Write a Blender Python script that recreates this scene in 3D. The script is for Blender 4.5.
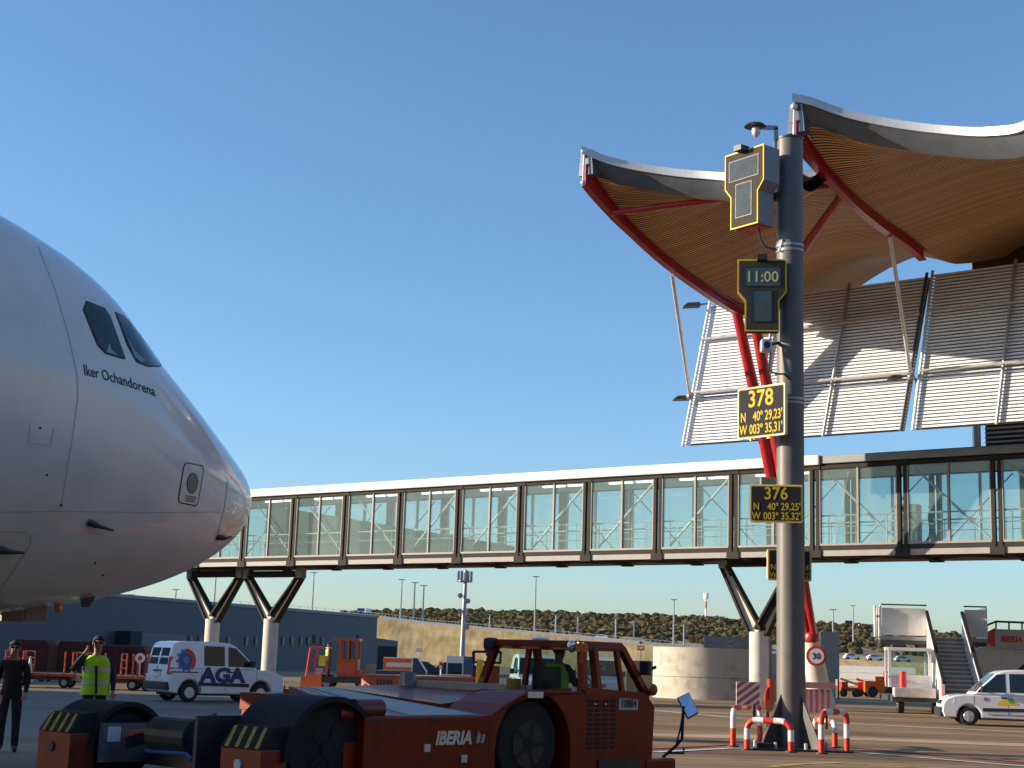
import bpy, bmesh, math, random
from mathutils import Vector, Matrix, Euler
from mathutils.bvhtree import BVHTree
PI = math.pi
random.seed(7)
S = bpy.context.scene
for o in list(bpy.data.objects): bpy.data.objects.remove(o)
COL = S.collection

# ------------------------------------------------------------------ camera
F = 1500.0; EYE = 1.65
pitch = math.atan(276 / F); roll = 0.032
fw = Vector((0, math.cos(pitch), math.sin(pitch)))
_r = Vector((1, 0, 0)); _u = _r.cross(fw)
rt = math.cos(roll) * _r + math.sin(roll) * _u
up = -math.sin(roll) * _r + math.cos(roll) * _u
CAM = Vector((0, 0, EYE))
cd = bpy.data.cameras.new('camera'); cam = bpy.data.objects.new('camera', cd); COL.objects.link(cam)
cam.matrix_world = Matrix(((rt.x, up.x, -fw.x, 0), (rt.y, up.y, -fw.y, 0), (rt.z, up.z, -fw.z, EYE), (0, 0, 0, 1)))
cd.sensor_width = 36; cd.lens = F / 1024 * 36; cd.clip_start = 0.1; cd.clip_end = 9000
S.camera = cam
S.render.resolution_x = 1024; S.render.resolution_y = 768

# ------------------------------------------------------------------ light
SUN_EL = math.radians(13.5); SUN_AZ = math.radians(-87)          # azimuth clockwise from +Y
SD = Vector((math.sin(SUN_AZ) * math.cos(SUN_EL), math.cos(SUN_AZ) * math.cos(SUN_EL), math.sin(SUN_EL)))
w = bpy.data.worlds.new("World"); S.world = w; w.use_nodes = True
nt = w.node_tree; bgn = nt.nodes['Background']
sky = nt.nodes.new('ShaderNodeTexSky'); sky.sky_type = 'NISHITA'; sky.sun_disc = False
sky.sun_elevation = SUN_EL; sky.sun_rotation = SUN_AZ % (2 * PI)
sky.air_density = 1.0; sky.dust_density = 0.75; sky.ozone_density = 4.3; sky.altitude = 200
nt.links.new(sky.outputs[0], bgn.inputs[0]); bgn.inputs[1].default_value = 0.142
sl = bpy.data.lights.new('sun', 'SUN'); sl.energy = 5.0; sl.angle = math.radians(0.5); sl.color = (1.0, 0.83, 0.62)
so = bpy.data.objects.new('sun', sl); COL.objects.link(so); so.rotation_euler = SD.to_track_quat('Z', 'Y').to_euler()
so.location = (0, 0, 60)
S.view_settings.view_transform = 'Standard'; S.view_settings.look = 'None'
S.view_settings.exposure = 0.7; S.view_settings.gamma = 1; S.view_settings.use_curve_mapping = False

# ------------------------------------------------------------------ measuring helpers (photo pixel -> point in the place)
def ray(x, y): return (fw + (x - 512) / F * rt - (y - 384) / F * up).normalized()
def G(x, y, z=0.0):
    d = ray(x, y); return CAM + d * ((z - EYE) / d.z)
def onp(x, y, P, n):
    d = ray(x, y); return CAM + d * ((Vector(P) - CAM).dot(n) / d.dot(n))
def atY(x, y, Y):
    d = ray(x, y); return CAM + d * (Y / d.y)

# ------------------------------------------------------------------ materials
MATS = {}
def mat(name, col, rough=0.55, metal=0.0, var=0.12, scale=3.0, bump=0.0, spec=0.5, coat=0.0, detail=4, bscale=None, dirt=None):
    if name in MATS: return MATS[name]
    m = bpy.data.materials.new(name); m.use_nodes = True; n = m.node_tree.nodes; l = m.node_tree.links
    b = n['Principled BSDF']; b.inputs['Roughness'].default_value = rough; b.inputs['Metallic'].default_value = metal
    b.inputs['Specular IOR Level'].default_value = spec; b.inputs['Coat Weight'].default_value = coat
    tc = n.new('ShaderNodeTexCoord')
    nz = n.new('ShaderNodeTexNoise'); nz.inputs['Scale'].default_value = scale; nz.inputs['Detail'].default_value = detail; nz.inputs['Roughness'].default_value = 0.65
    l.new(tc.outputs['Object'], nz.inputs['Vector'])
    cr = n.new('ShaderNodeValToRGB')
    lo = tuple(max(0, c * (1 - var * 1.6)) for c in col); hi = tuple(min(1, c * (1 + var)) for c in col)
    if dirt: lo = dirt
    cr.color_ramp.elements[0].color = (*lo, 1); cr.color_ramp.elements[1].color = (*hi, 1)
    cr.color_ramp.elements[0].position = 0.28; cr.color_ramp.elements[1].position = 0.62 if not dirt else 0.5
    l.new(nz.outputs[0], cr.inputs[0]); l.new(cr.outputs[0], b.inputs['Base Color'])
    rr = n.new('ShaderNodeMapRange'); rr.inputs['To Min'].default_value = max(0.03, rough - 0.1); rr.inputs['To Max'].default_value = min(1, rough + 0.1)
    l.new(nz.outputs[0], rr.inputs['Value']); l.new(rr.outputs[0], b.inputs['Roughness'])
    if bump:
        nb = n.new('ShaderNodeTexNoise'); nb.inputs['Scale'].default_value = bscale or scale * 6; nb.inputs['Detail'].default_value = 5
        l.new(tc.outputs['Object'], nb.inputs['Vector'])
        bp = n.new('ShaderNodeBump'); bp.inputs['Strength'].default_value = bump; bp.inputs['Distance'].default_value = 0.02
        l.new(nb.outputs[0], bp.inputs['Height']); l.new(bp.outputs[0], b.inputs['Normal'])
    MATS[name] = m; return m
def glassy(name, tint, gloss=0.12, rough=0.02, dark=None, haze=0.0, hazecol=(.6, .8, .8)):
    """thin pane: tinted see-through mixed with a fresnel mirror (and a little dust)"""
    m = bpy.data.materials.new(name); m.use_nodes = True; n = m.node_tree.nodes; l = m.node_tree.links
    n.remove(n['Principled BSDF']); out = n['Material Output']
    tr = n.new('ShaderNodeBsdfTransparent'); tr.inputs[0].default_value = (*tint, 1)
    gl = n.new('ShaderNodeBsdfGlossy'); gl.inputs['Roughness'].default_value = rough; gl.inputs[0].default_value = (.95, .97, 1, 1)
    df = n.new('ShaderNodeBsdfDiffuse'); df.inputs[0].default_value = (*hazecol, 1)
    fr = n.new('ShaderNodeLayerWeight'); fr.inputs[0].default_value = 0.25
    mr = n.new('ShaderNodeMapRange'); mr.inputs['To Min'].default_value = gloss * 0.5; mr.inputs['To Max'].default_value = min(1, gloss * 4)
    l.new(fr.outputs['Fresnel'], mr.inputs[0])
    m1 = n.new('ShaderNodeMixShader'); m1.inputs[0].default_value = haze; l.new(tr.outputs[0], m1.inputs[1]); l.new(df.outputs[0], m1.inputs[2])
    m2 = n.new('ShaderNodeMixShader'); l.new(mr.outputs[0], m2.inputs[0]); l.new(m1.outputs[0], m2.inputs[1]); l.new(gl.outputs[0], m2.inputs[2])
    l.new(m2.outputs[0], out.inputs[0]); MATS[name] = m; return m
def emis(name, col, strength):
    m = bpy.data.materials.new(name); m.use_nodes = True; b = m.node_tree.nodes['Principled BSDF']
    b.inputs['Base Color'].default_value = (*[c * .3 for c in col], 1); b.inputs['Emission Color'].default_value = (*col, 1); b.inputs['Emission Strength'].default_value = strength
    MATS[name] = m; return m

WHITE = mat('white_paint', (.80, .80, .80), .32, var=.03, scale=1.2, coat=.3)
HULL = mat('aircraft_white', (.88, .85, .77), .15, var=.03, scale=.5, coat=.55, dirt=(.79, .76, .67), bump=.10, bscale=1.6)
VANW = mat('van_white', (.78, .79, .80), .3, var=.03, scale=2, coat=.5)
BLACK = mat('black_rubber', (.018, .018, .019), .8, var=.3, scale=8, bump=.2)
PLAST = mat('black_plastic', (.025, .025, .027), .5, var=.2, scale=5)
DARKM = mat('dark_metal', (.045, .045, .05), .45, metal=.3, var=.25, scale=4)
GREYM = mat('grey_metal', (.33, .34, .35), .42, metal=.5, var=.12, scale=4)
LIGHTM = mat('light_metal', (.62, .62, .62), .35, metal=.4, var=.08, scale=3)
CHROME = mat('mirror_metal', (.9, .9, .92), .04, metal=1, var=.01)
RED = mat('red_steel', (.36, .014, .018), .38, var=.12, scale=1.5, coat=.2)
ORANGE = mat('orange_red_paint', (.46, .065, .015), .36, var=.2, scale=2.2, coat=.25, bump=.05)
TUGRED = mat('tug_orange_paint', (.22, .019, .004), .45, var=.22, scale=1.7, spec=.25, coat=.08, bump=.10, bscale=5, dirt=(.10, .014, .005))
SAFORANGE = mat('bright_orange', (.85, .16, .02), .4, var=.1, scale=3)
SIGRED = mat('signal_red', (.62, .045, .02), .42, var=.1, scale=6)
YELLOW = mat('yellow_paint', (.80, .56, .03), .6, spec=.3, var=.08, scale=5)
SIGNBLK = mat('sign_black', (.03, .032, .036), .8, var=.1, scale=5, spec=.15)
LEDGREY = mat('led_housing_grey', (.070, .062, .052), .9, spec=.06, var=.12, scale=6)
CONC = mat('concrete', (.47, .44, .38), .85, var=.12, scale=1.3, bump=.25, bscale=12, dirt=(.33, .30, .25))
CONCW = mat('pale_concrete', (.58, .55, .49), .8, var=.08, scale=1.1, bump=.15, bscale=10)
POLEG = mat('pole_grey_paint', (.135, .128, .117), .5, var=.1, scale=2.2, bump=.06)
DKGREY = mat('charcoal_paint', (.055, .055, .058), .5, var=.15, scale=3)
BROWNM = mat('bronze_frame', (.042, .037, .033), .7, var=.12, scale=2, spec=.15)
BEIGEM = mat('beige_trim', (.33, .315, .29), .6, var=.08, scale=2)
ROOFW = mat('white_roof_membrane', (.82, .81, .79), .5, var=.03, scale=.6)
SEAMG = mat('zinc_grey_cladding', (.25, .28, .30), .42, metal=.35, var=.1, scale=.7)
BLUEG = mat('blue_grey_cladding', (.062, .072, .092), .55, var=.08, scale=.3)
GLASSB = glassy('bridge_glass', (.86, .935, .925), .024, .01, haze=.10, hazecol=(.56, .70, .68))
GLASSD = glassy('vehicle_glass', (.34, .42, .42), .14)
GLASSC = glassy('tug_glass', (.72, .84, .83), .07)
GLASSK = mat('cockpit_glass', (.012, .014, .02), .06, var=.1, coat=.4)
SKIN = mat('skin', (.42, .24, .17), .55, var=.1, scale=12)
HIVIS = mat('hi_vis_yellow', (.42, .85, .02), .6, var=.1, scale=9, bump=.2, bscale=30)
REFL = mat('reflective_tape', (.55, .55, .55), .35, var=.1, scale=9)
CLOTH = mat('dark_cloth', (.018, .019, .024), .9, var=.3, scale=8, bump=.3, bscale=30)
NAVY = mat('navy_cloth', (.028, .034, .06), .85, var=.25, scale=8, bump=.3, bscale=30)
HAIR = mat('dark_hair', (.014, .010, .008), .7, var=.3, scale=25, bump=.5, bscale=60)
BLUET = mat('dark_blue_lettering', (.03, .035, .16), .45, var=.05)
INKM = mat('dark_lettering', (.03, .03, .05), .5, var=.05)
LAMPE = emis('lit_tube', (1, .98, .92), 2.2)
REDLENS = mat('red_lens', (.55, .02, .02), .15, var=.05, coat=.5)
CLEARLENS = mat('clear_lens', (.75, .76, .74), .12, var=.05, coat=.5)
AMBER = mat('amber_lens', (.85, .28, .03), .2, var=.05, coat=.5)
LEDTXT = emis('led_amber', (.62, .58, .26), .15)
SIGTXT = mat('sign_yellow_lettering', (.66, .45, .03), .7, spec=.2, var=.02)
PANELD = mat('led_glass', (.055, .085, .085), .25, var=.1, scale=6, coat=.2)

# ------------------------------------------------------------------ mesh helpers
class MB:
    def __init__(s): s.v = []; s.f = []; s.uv = None
    def add(s, vs, fs):
        o = len(s.v); s.v += [Vector(p) for p in vs]; s.f += [tuple(i + o for i in f) for f in fs]; return s
    def hexa(s, p): return s.add(p, [(0, 3, 2, 1), (4, 5, 6, 7), (0, 1, 5, 4), (1, 2, 6, 5), (2, 3, 7, 6), (3, 0, 4, 7)])
    def box(s, x0, x1, y0, y1, z0, z1): return s.hexa([(x0, y0, z0), (x1, y0, z0), (x1, y1, z0), (x0, y1, z0), (x0, y0, z1), (x1, y0, z1), (x1, y1, z1), (x0, y1, z1)])
    def bar(s, a, b, wx, wz, upv=(0, 0, 1)):
        a = Vector(a); b = Vector(b); t = (b - a).normalized(); u = Vector(upv)
        if abs(t.dot(u)) > .98: u = Vector((0, 1, 0)) if abs(t.y) < .9 else Vector((1, 0, 0))
        sd = t.cross(u).normalized() * wx / 2; uu = sd.cross(t).normalized() * wz / 2
        return s.hexa([a - sd - uu, a + sd - uu, a + sd + uu, a - sd + uu, b - sd - uu, b + sd - uu, b + sd + uu, b - sd + uu])
    def tube(s, pts, r, n=10, caps=True):
        pts = [Vector(p) for p in pts]; rs = r if isinstance(r, (list, tuple)) else [r] * len(pts)
        t0 = (pts[1] - pts[0]).normalized(); ref = Vector((0, 0, 1)) if abs(t0.z) < .9 else Vector((1, 0, 0))
        sd = t0.cross(ref).normalized(); vs = []; fs = []; m = len(pts)
        for i, p in enumerate(pts):
            t = (pts[min(i + 1, m - 1)] - pts[max(i - 1, 0)]).normalized()
            sd = (sd - t * sd.dot(t)).normalized(); u = t.cross(sd)
            for k in range(n):
                a = 2 * PI * k / n; vs.append(p + (sd * math.cos(a) + u * math.sin(a)) * rs[i])
        for i in range(m - 1):
            for k in range(n):
                k2 = (k + 1) % n; fs.append((i * n + k, i * n + k2, (i + 1) * n + k2, (i + 1) * n + k))
        if caps: fs.append(tuple(range(n - 1, -1, -1))); fs.append(tuple(range((m - 1) * n, m * n)))
        return s.add(vs, fs)
    def cyl(s, a, b, r0, r1=None, n=20): return s.tube([a, b], [r0, r0 if r1 is None else r1], n)
    def prism(s, poly, off):
        """closed planar polygon (3D points) extruded by the vector off"""
        n = len(poly); off = Vector(off); vs = [Vector(p) for p in poly] + [Vector(p) + off for p in poly]
        fs = [tuple(range(n - 1, -1, -1)), tuple(range(n, 2 * n))] + [(i, (i + 1) % n, n + (i + 1) % n, n + i) for i in range(n)]
        return s.add(vs, fs)
    def xz(s, poly, y0, y1): return s.prism([(x, y0, z) for x, z in poly], (0, y1 - y0, 0))
    def yz(s, poly, x0, x1): return s.prism([(x0, y, z) for y, z in poly], (x1 - x0, 0, 0))
    def xy(s, poly, z0, z1): return s.prism([(x, y, z0) for x, y in poly], (0, 0, z1 - z0))
    def quad(s, *p): return s.add(p, [tuple(range(len(p)))])
    def ball(s, c, rx, ry=None, rz=None, n=12, m=8):
        ry = ry or rx; rz = rz or rx; c = Vector(c); vs = []; fs = []
        for i in range(1, m):
            a = PI * i / m
            for k in range(n):
                b = 2 * PI * k / n; vs.append(c + Vector((rx * math.sin(a) * math.cos(b), ry * math.sin(a) * math.sin(b), rz * math.cos(a))))
        t = len(vs); vs += [c + Vector((0, 0, rz)), c - Vector((0, 0, rz))]
        for i in range(m - 2):
            for k in range(n): k2 = (k + 1) % n; fs.append((i * n + k, (i + 1) * n + k, (i + 1) * n + k2, i * n + k2))
        for k in range(n): fs.append((t, k, (k + 1) % n)); fs.append((t + 1, (m - 2) * n + (k + 1) % n, (m - 2) * n + k))
        return s.add(vs, fs)
    def build(s, name, m, parent=None, smooth=False, bevel=0.0, loc=None, rotz=None, recalc=True, seg=2):
        me = bpy.data.meshes.new(name); me.from_pydata([tuple(p) for p in s.v], [], s.f); me.update()
        bm = bmesh.new(); bm.from_mesh(me)
        if recalc: bmesh.ops.recalc_face_normals(bm, faces=bm.faces)
        if bevel:
            ed = [e for e in bm.edges if len(e.link_faces) == 2 and e.calc_face_angle(0) > 0.5]
            bmesh.ops.bevel(bm, geom=ed, offset=bevel, segments=seg, affect='EDGES', clamp_overlap=True, profile=.6)
        bm.to_mesh(me); bm.free()
        if m: me.materials.append(m)
        o = bpy.data.objects.new(name, me); COL.objects.link(o)
        if parent: o.parent = parent
        if loc is not None: o.location = loc
        if rotz is not None: o.rotation_euler = (0, 0, rotz)
        if smooth:
            for p in me.polygons: p.use_smooth = True
            try: me.set_sharp_from_angle(angle=math.radians(smooth if smooth is not True else 40))
            except Exception: pass
        return o
def tag(o, label=None, cat=None, group=None, kind=None):
    if label: o['label'] = label
    if cat: o['category'] = cat
    if group: o['group'] = group
    if kind: o['kind'] = kind
    return o
def empty(name, loc, rotz=0, label=None, cat=None, group=None):
    o = bpy.data.objects.new(name, None); COL.objects.link(o); o.location = loc; o.rotation_euler = (0, 0, rotz); o.empty_display_size = .3
    return tag(o, label, cat, group)
def kids(o): return [c for c in COL.objects if c.parent == o]
def copy_tree(o, parent=None):
    c = o.copy(); COL.objects.link(c); c.parent = parent
    for ch in kids(o): copy_tree(ch, c)
    return c
def text_mesh(txt, size, align='LEFT', extrude=0.0, bold=0.0, shear=0.0, sx=1.0):
    cu = bpy.data.curves.new('txt', 'FONT'); cu.body = txt; cu.size = size; cu.align_x = align; cu.extrude = extrude; cu.offset = bold; cu.shear = shear; cu.resolution_u = 3
    o = bpy.data.objects.new('txt', cu); COL.objects.link(o)
    dg = bpy.context.evaluated_depsgraph_get(); me = bpy.data.meshes.new_from_object(o.evaluated_get(dg))
    bpy.data.objects.remove(o); bpy.data.curves.remove(cu); me.materials.clear()
    if sx != 1:
        for v in me.vertices: v.co.x *= sx
    return me
def text(txt, size, m, parent, loc, X=(1, 0, 0), Y=(0, 0, 1), name='lettering', align='LEFT', bold=0.0, shear=0.0, sx=1.0, ext=.002):
    me = text_mesh(txt, size, align, ext, bold, shear, sx)
    X = Vector(X).normalized(); Y = Vector(Y).normalized(); Z = X.cross(Y)
    M = Matrix(((X.x, Y.x, Z.x, loc[0]), (X.y, Y.y, Z.y, loc[1]), (X.z, Y.z, Z.z, loc[2]), (0, 0, 0, 1)))
    me.transform(M); me.materials.append(m)
    o = bpy.data.objects.new(name, me); COL.objects.link(o); o.parent = parent; return o
def merge(objs, name):
    """join several just-built meshes of one part into one mesh object"""
    a = objs[0]; bm = bmesh.new(); mats = []
    for o in objs:
        me = o.data.copy(); base = len(mats)
        for mm in me.materials:
            mats.append(mm)
        for p in me.polygons: p.material_index += base
        bm.from_mesh(me); bpy.data.meshes.remove(me)
    par = a.parent; me = bpy.data.meshes.new(name); bm.to_mesh(me); bm.free()
    uniq = []
    idx = []
    for mm in mats:
        if mm not in uniq: uniq.append(mm)
        idx.append(uniq.index(mm))
    for mm in uniq: me.materials.append(mm)
    for p in me.polygons: p.material_index = idx[p.material_index]
    r = bpy.data.objects.new(name, me); COL.objects.link(r); r.parent = par
    for o in objs: bpy.data.objects.remove(o)
    return r
# ================================================================== GROUND AND TERRAIN
def asphalt():
    m = bpy.data.materials.new('apron_asphalt'); m.use_nodes = True; n = m.node_tree.nodes; l = m.node_tree.links
    b = n['Principled BSDF']; tc = n.new('ShaderNodeTexCoord')
    def noise(sx, sy, sc, det=5, rot=0):
        mp = n.new('ShaderNodeMapping'); mp.inputs['Scale'].default_value = (sx, sy, 1); mp.inputs['Rotation'].default_value = (0, 0, rot)
        l.new(tc.outputs['Object'], mp.inputs[0]); z = n.new('ShaderNodeTexNoise'); z.inputs['Scale'].default_value = sc; z.inputs['Detail'].default_value = det; z.inputs['Roughness'].default_value = .6
        l.new(mp.outputs[0], z.inputs['Vector']); return z.outputs[0]
    def ramp(src, stops):
        c = n.new('ShaderNodeValToRGB'); e = c.color_ramp.elements
        e[0].position, e[0].color = stops[0][0], (*stops[0][1], 1); e[1].position, e[1].color = stops[-1][0], (*stops[-1][1], 1)
        for p, q in stops[1:-1]: x = e.new(p); x.color = (*q, 1)
        l.new(src, c.inputs[0]); return c.outputs[0]
    def mul(a, bb, f=1.0):
        x = n.new('ShaderNodeMixRGB'); x.blend_type = 'MULTIPLY'; x.inputs[0].default_value = f; l.new(a, x.inputs[1]); l.new(bb, x.inputs[2]); return x.outputs[0]
    base = ramp(noise(.05, .28, 1.0, 6, .05), [(.32, (.21, .132, .064)), (.5, (.37, .24, .118)), (.68, (.50, .34, .175))])
    streak = ramp(noise(.02, 1.6, 1.0, 4, .03), [(.38, (.50, .48, .46)), (.52, (1, 1, 1)), (.7, (1, 1, 1))])
    spots = ramp(noise(1, 1, .35, 8), [(.33, (.62, .60, .58)), (.47, (1, 1, 1)), (.9, (1, 1, 1))])
    grit = ramp(noise(1, 1, 45, 3), [(.3, (.75, .75, .75)), (.7, (1.0, 1.0, 1.0))])
    c = mul(mul(mul(base, streak, .8), spots), grit)
    # slab joints
    br = n.new('ShaderNodeTexBrick'); mp = n.new('ShaderNodeMapping'); l.new(tc.outputs['Object'], mp.inputs[0]); l.new(mp.outputs[0], br.inputs['Vector'])
    br.offset = 0; br.inputs['Scale'].default_value = 1; br.inputs['Brick Width'].default_value = 7.5; br.inputs['Row Height'].default_value = 7.5; br.inputs['Mortar Size'].default_value = .02
    br.inputs['Color1'].default_value = br.inputs['Color2'].default_value = (1, 1, 1, 1); br.inputs['Mortar'].default_value = (.45, .43, .42, 1)
    c = mul(c, br.outputs[0], .7)
    l.new(c, b.inputs['Base Color']); b.inputs['Roughness'].default_value = .82; b.inputs['Specular IOR Level'].default_value = .35
    bp = n.new('ShaderNodeBump'); bp.inputs['Strength'].default_value = .35; bp.inputs['Distance'].default_value = .01
    l.new(noise(1, 1, 60, 4), bp.inputs['Height']); l.new(bp.outputs[0], b.inputs['Normal']); return m
tag(MB().quad((-3000, -400, 0), (3000, -400, 0), (3000, 4500, 0), (-3000, 4500, 0)).build('apron', asphalt()), kind='structure')
LINEW = mat('road_paint_white', (.62, .60, .55), .7, var=.2, scale=2, dirt=(.30, .27, .22))
LINER = mat('road_paint_red', (.42, .085, .055), .7, var=.25, scale=1.5, dirt=(.22, .12, .09))
LINEY = mat('road_paint_yellow', (.55, .36, .06), .7, var=.25, scale=2, dirt=(.25, .19, .11))
PALEC = mat('pale_concrete_lane', (.46, .34, .20), .85, var=.15, scale=.4, dirt=(.34, .24, .14))
def stripe(pts, wid, m, name, h):
    P = [G(*p) for p in pts]; b = MB(); L = []
    for i, p in enumerate(P):
        t = (P[min(i + 1, len(P) - 1)] - P[max(i - 1, 0)]).normalized(); s = Vector((-t.y, t.x, 0)) * wid / 2
        L.append((p + s, p - s))
    for i in range(len(P) - 1):
        a, c = L[i], L[i + 1]; z = Vector((0, 0, h)); b.quad(a[0] + z, c[0] + z, c[1] + z, a[1] + z)
    o = b.build(name, m); tag(o, kind='structure'); return o
STAND = mat('stand_shade_sheet', (.165, .145, .115), .85, var=.18, scale=.3, bump=.3, bscale=40, dirt=(.09, .08, .066), spec=.2)
tag(MB().quad((-70, 3, .003), (-1.5, 3, .003), (-.5, 22, .003), (-2.0, 58, .003), (-70, 58, .003)).build('stand_shade_sheet', STAND), kind='structure')  # darker sheet putting the shade of this corner into the ground colour
stripe([(300, 724), (690, 736), (860, 739), (1200, 752)], 1.7, PALEC, 'concrete_lane', .007)
stripe([(300, 700), (659, 711), (740, 718.5), (1200, 741)], .42, LINEW, 'white_road_line', .011)
stripe([(400, 752), (655, 748.5), (735, 744.5), (850, 748), (1040, 764)], .30, LINER, 'red_stand_line', .015)
stripe([(655, 752.5), (735, 748.5), (850, 752), (1040, 768)], .22, LINEW, 'white_stand_line', .013)
stripe([(770, 767), (805, 764), (840, 763)], .2, LINEY, 'yellow_lead_in_line', .008)
stripe([(870, 766), (930, 768), (990, 771)], .2, LINEY, 'yellow_lead_in_line', .008)
stripe([(730, 703), (900, 712), (1100, 722)], .22, LINEY, 'yellow_road_line', .008)

DRY0 = mat('dry_grass_plain', (.62, .43, .20), .95, var=.12, scale=.10, bump=.2, bscale=.5, dirt=(.50, .335, .15), detail=9)
def drymat():
    m = bpy.data.materials.new('dry_grass'); m.use_nodes = True; n = m.node_tree.nodes; l = m.node_tree.links; b = n['Principled BSDF']; tc = n.new('ShaderNodeTexCoord')
    def nz(sx, sy, sz, sc, det, rot):
        mp = n.new('ShaderNodeMapping'); mp.inputs['Scale'].default_value = (sx, sy, sz); mp.inputs['Rotation'].default_value = (0, rot, 0); l.new(tc.outputs['Object'], mp.inputs[0])
        z = n.new('ShaderNodeTexNoise'); z.inputs['Scale'].default_value = sc; z.inputs['Detail'].default_value = det; l.new(mp.outputs[0], z.inputs['Vector']); return z.outputs[0]
    mx = n.new('ShaderNodeMixRGB'); mx.inputs[0].default_value = .5; l.new(nz(.9, .12, .14, 1.0, 5, .7), mx.inputs[1]); l.new(nz(.08, .1, .2, 1.0, 6, .2), mx.inputs[2])
    cr = n.new('ShaderNodeValToRGB'); e = cr.color_ramp.elements; e[0].position = .36; e[0].color = (.46, .29, .105, 1); e[1].position = .62; e[1].color = (.80, .57, .26, 1); l.new(mx.outputs[0], cr.inputs[0])
    l.new(cr.outputs[0], b.inputs['Base Color']); b.inputs['Roughness'].default_value = .95; b.inputs['Specular IOR Level'].default_value = .1; return m
DRY = drymat()
HILLM = mat('scrub_hill_earth', (.27, .185, .085), .95, var=.4, scale=.03, bump=.8, bscale=.3, dirt=(.10, .075, .035), detail=10)
ROADM = mat('hill_road_asphalt', (.12, .115, .105), .9, var=.1, scale=.3)
road_px = [(-260, 588, 430), (-80, 592, 420), (100, 600, 410), (240, 606.5, 402), (375, 618, 396), (430, 625, 394), (480, 629.5, 392), (560, 636.5, 389), (640, 644, 386), (720, 651, 384), (800, 656.5, 382), (860, 660, 380), (960, 664.5, 378), (1100, 671, 376), (1400, 684, 372)]
ridge_y = {-260: 630, 200: 616, 375: 612.5, 430: 611.5, 480: 612, 560: 614, 640: 616, 720: 619, 800: 622, 860: 626, 960: 633, 1100: 642, 1400: 655}
def rid(x):
    ks = sorted(ridge_y)
    for a, b in zip(ks, ks[1:]):
        if a <= x <= b: return ridge_y[a] + (ridge_y[b] - ridge_y[a]) * (x - a) / (b - a)
    return ridge_y[ks[0]] if x < ks[0] else ridge_y[ks[-1]]
fine = []
for (x0, y0, Y0), (x1, y1, Y1) in zip(road_px, road_px[1:]):
    for k in range(8):
        t = k / 8; fine.append((x0 + (x1 - x0) * t, y0 + (y1 - y0) * t, Y0 + (Y1 - Y0) * t))
fine.append(road_px[-1])
RD = [atY(*p) for p in fine]
bank, roadmb, hill = MB(), MB(), MB()
rows_b, rows_h = [], []
rnd = random.Random(3)
for (px, py, Y), R in zip(fine, RD):
    zr = max(R.z, .6); run = 4 + 2.2 * zr; r = []
    for k in range(9):
        t = k / 8; yy = Y - 3 - run * (1 - t); z = zr * (t ** .85) - .05 + (rnd.uniform(-.12, .12) if 0 < k < 8 else 0)
        r.append(Vector((R.x * (yy / Y), yy, z if k else -.3)))
    rows_b.append(r)
    q = []
    RZ = atY(px, rid(px), 800).z
    for k in range(13):
        t = k / 12; yy = Y + 7 + (800 - Y - 7) * t; z = zr - .2 + (RZ - zr) * t ** 1.25 + (rnd.uniform(-.6, .6) if k else 0)
        q.append(Vector((R.x * (yy / Y), yy, z)))
    q.append(Vector((R.x * (1100 / Y), 1100, -2)))
    rows_h.append(q)
def sheet(mb, rows):
    o = len(mb.v); m = len(rows[0])
    for r in rows: mb.v += r
    for i in range(len(rows) - 1):
        for k in range(m - 1): mb.f.append((o + i * m + k, o + (i + 1) * m + k, o + (i + 1) * m + k + 1, o + i * m + k + 1))
sheet(bank, rows_b); sheet(hill, rows_h)
sheet(roadmb, [[b[-1] + Vector((0, 0, .0)), h[0]] for b, h in zip(rows_b, rows_h)])
tag(bank.build('dry_grass_bank', DRY, smooth=60), kind='structure')
tag(hill.build('scrub_hill', HILLM, smooth=60), kind='structure')
tag(roadmb.build('hill_road', ROADM), kind='structure')
# scrub bushes on the hill: uncountable ground cover
SCRUB = mat('scrub_leaves', (.075, .060, .028), .95, var=.4, scale=.12, bump=.8, bscale=1.5, dirt=(.030, .028, .014), spec=.05)
sc = MB(); rb = random.Random(11)
for i in range(3800):
    a = rb.randrange(30, len(rows_h) - 1); k = rb.randrange(2, 12); t = rb.random(); u = rb.random()
    p = (rows_h[a][k] * (1 - t) + rows_h[a][k + 1] * t) * (1 - u) + (rows_h[a + 1][k] * (1 - t) + rows_h[a + 1][min(k + 1, 12)] * t) * u
    if p.x > 215 and rb.random() < .7: continue
    if k < 4 and rb.random() < .55: continue
    r = rb.uniform(.6, 1.7) * (1.15 if k > 8 else 1)
    o = len(sc.v)
    sc.ball(p + Vector((0, 0, r * .35)), r * rb.uniform(.9, 1.7), r, r * rb.uniform(.55, .95), 7, 5)
    for j in range(o, len(sc.v)): sc.v[j] = sc.v[j] + Vector((rb.uniform(-.3, .3), rb.uniform(-.3, .3), rb.uniform(-.25, .25))) * r
tag(sc.build('hillside_scrub', SCRUB), kind='stuff')
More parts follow.
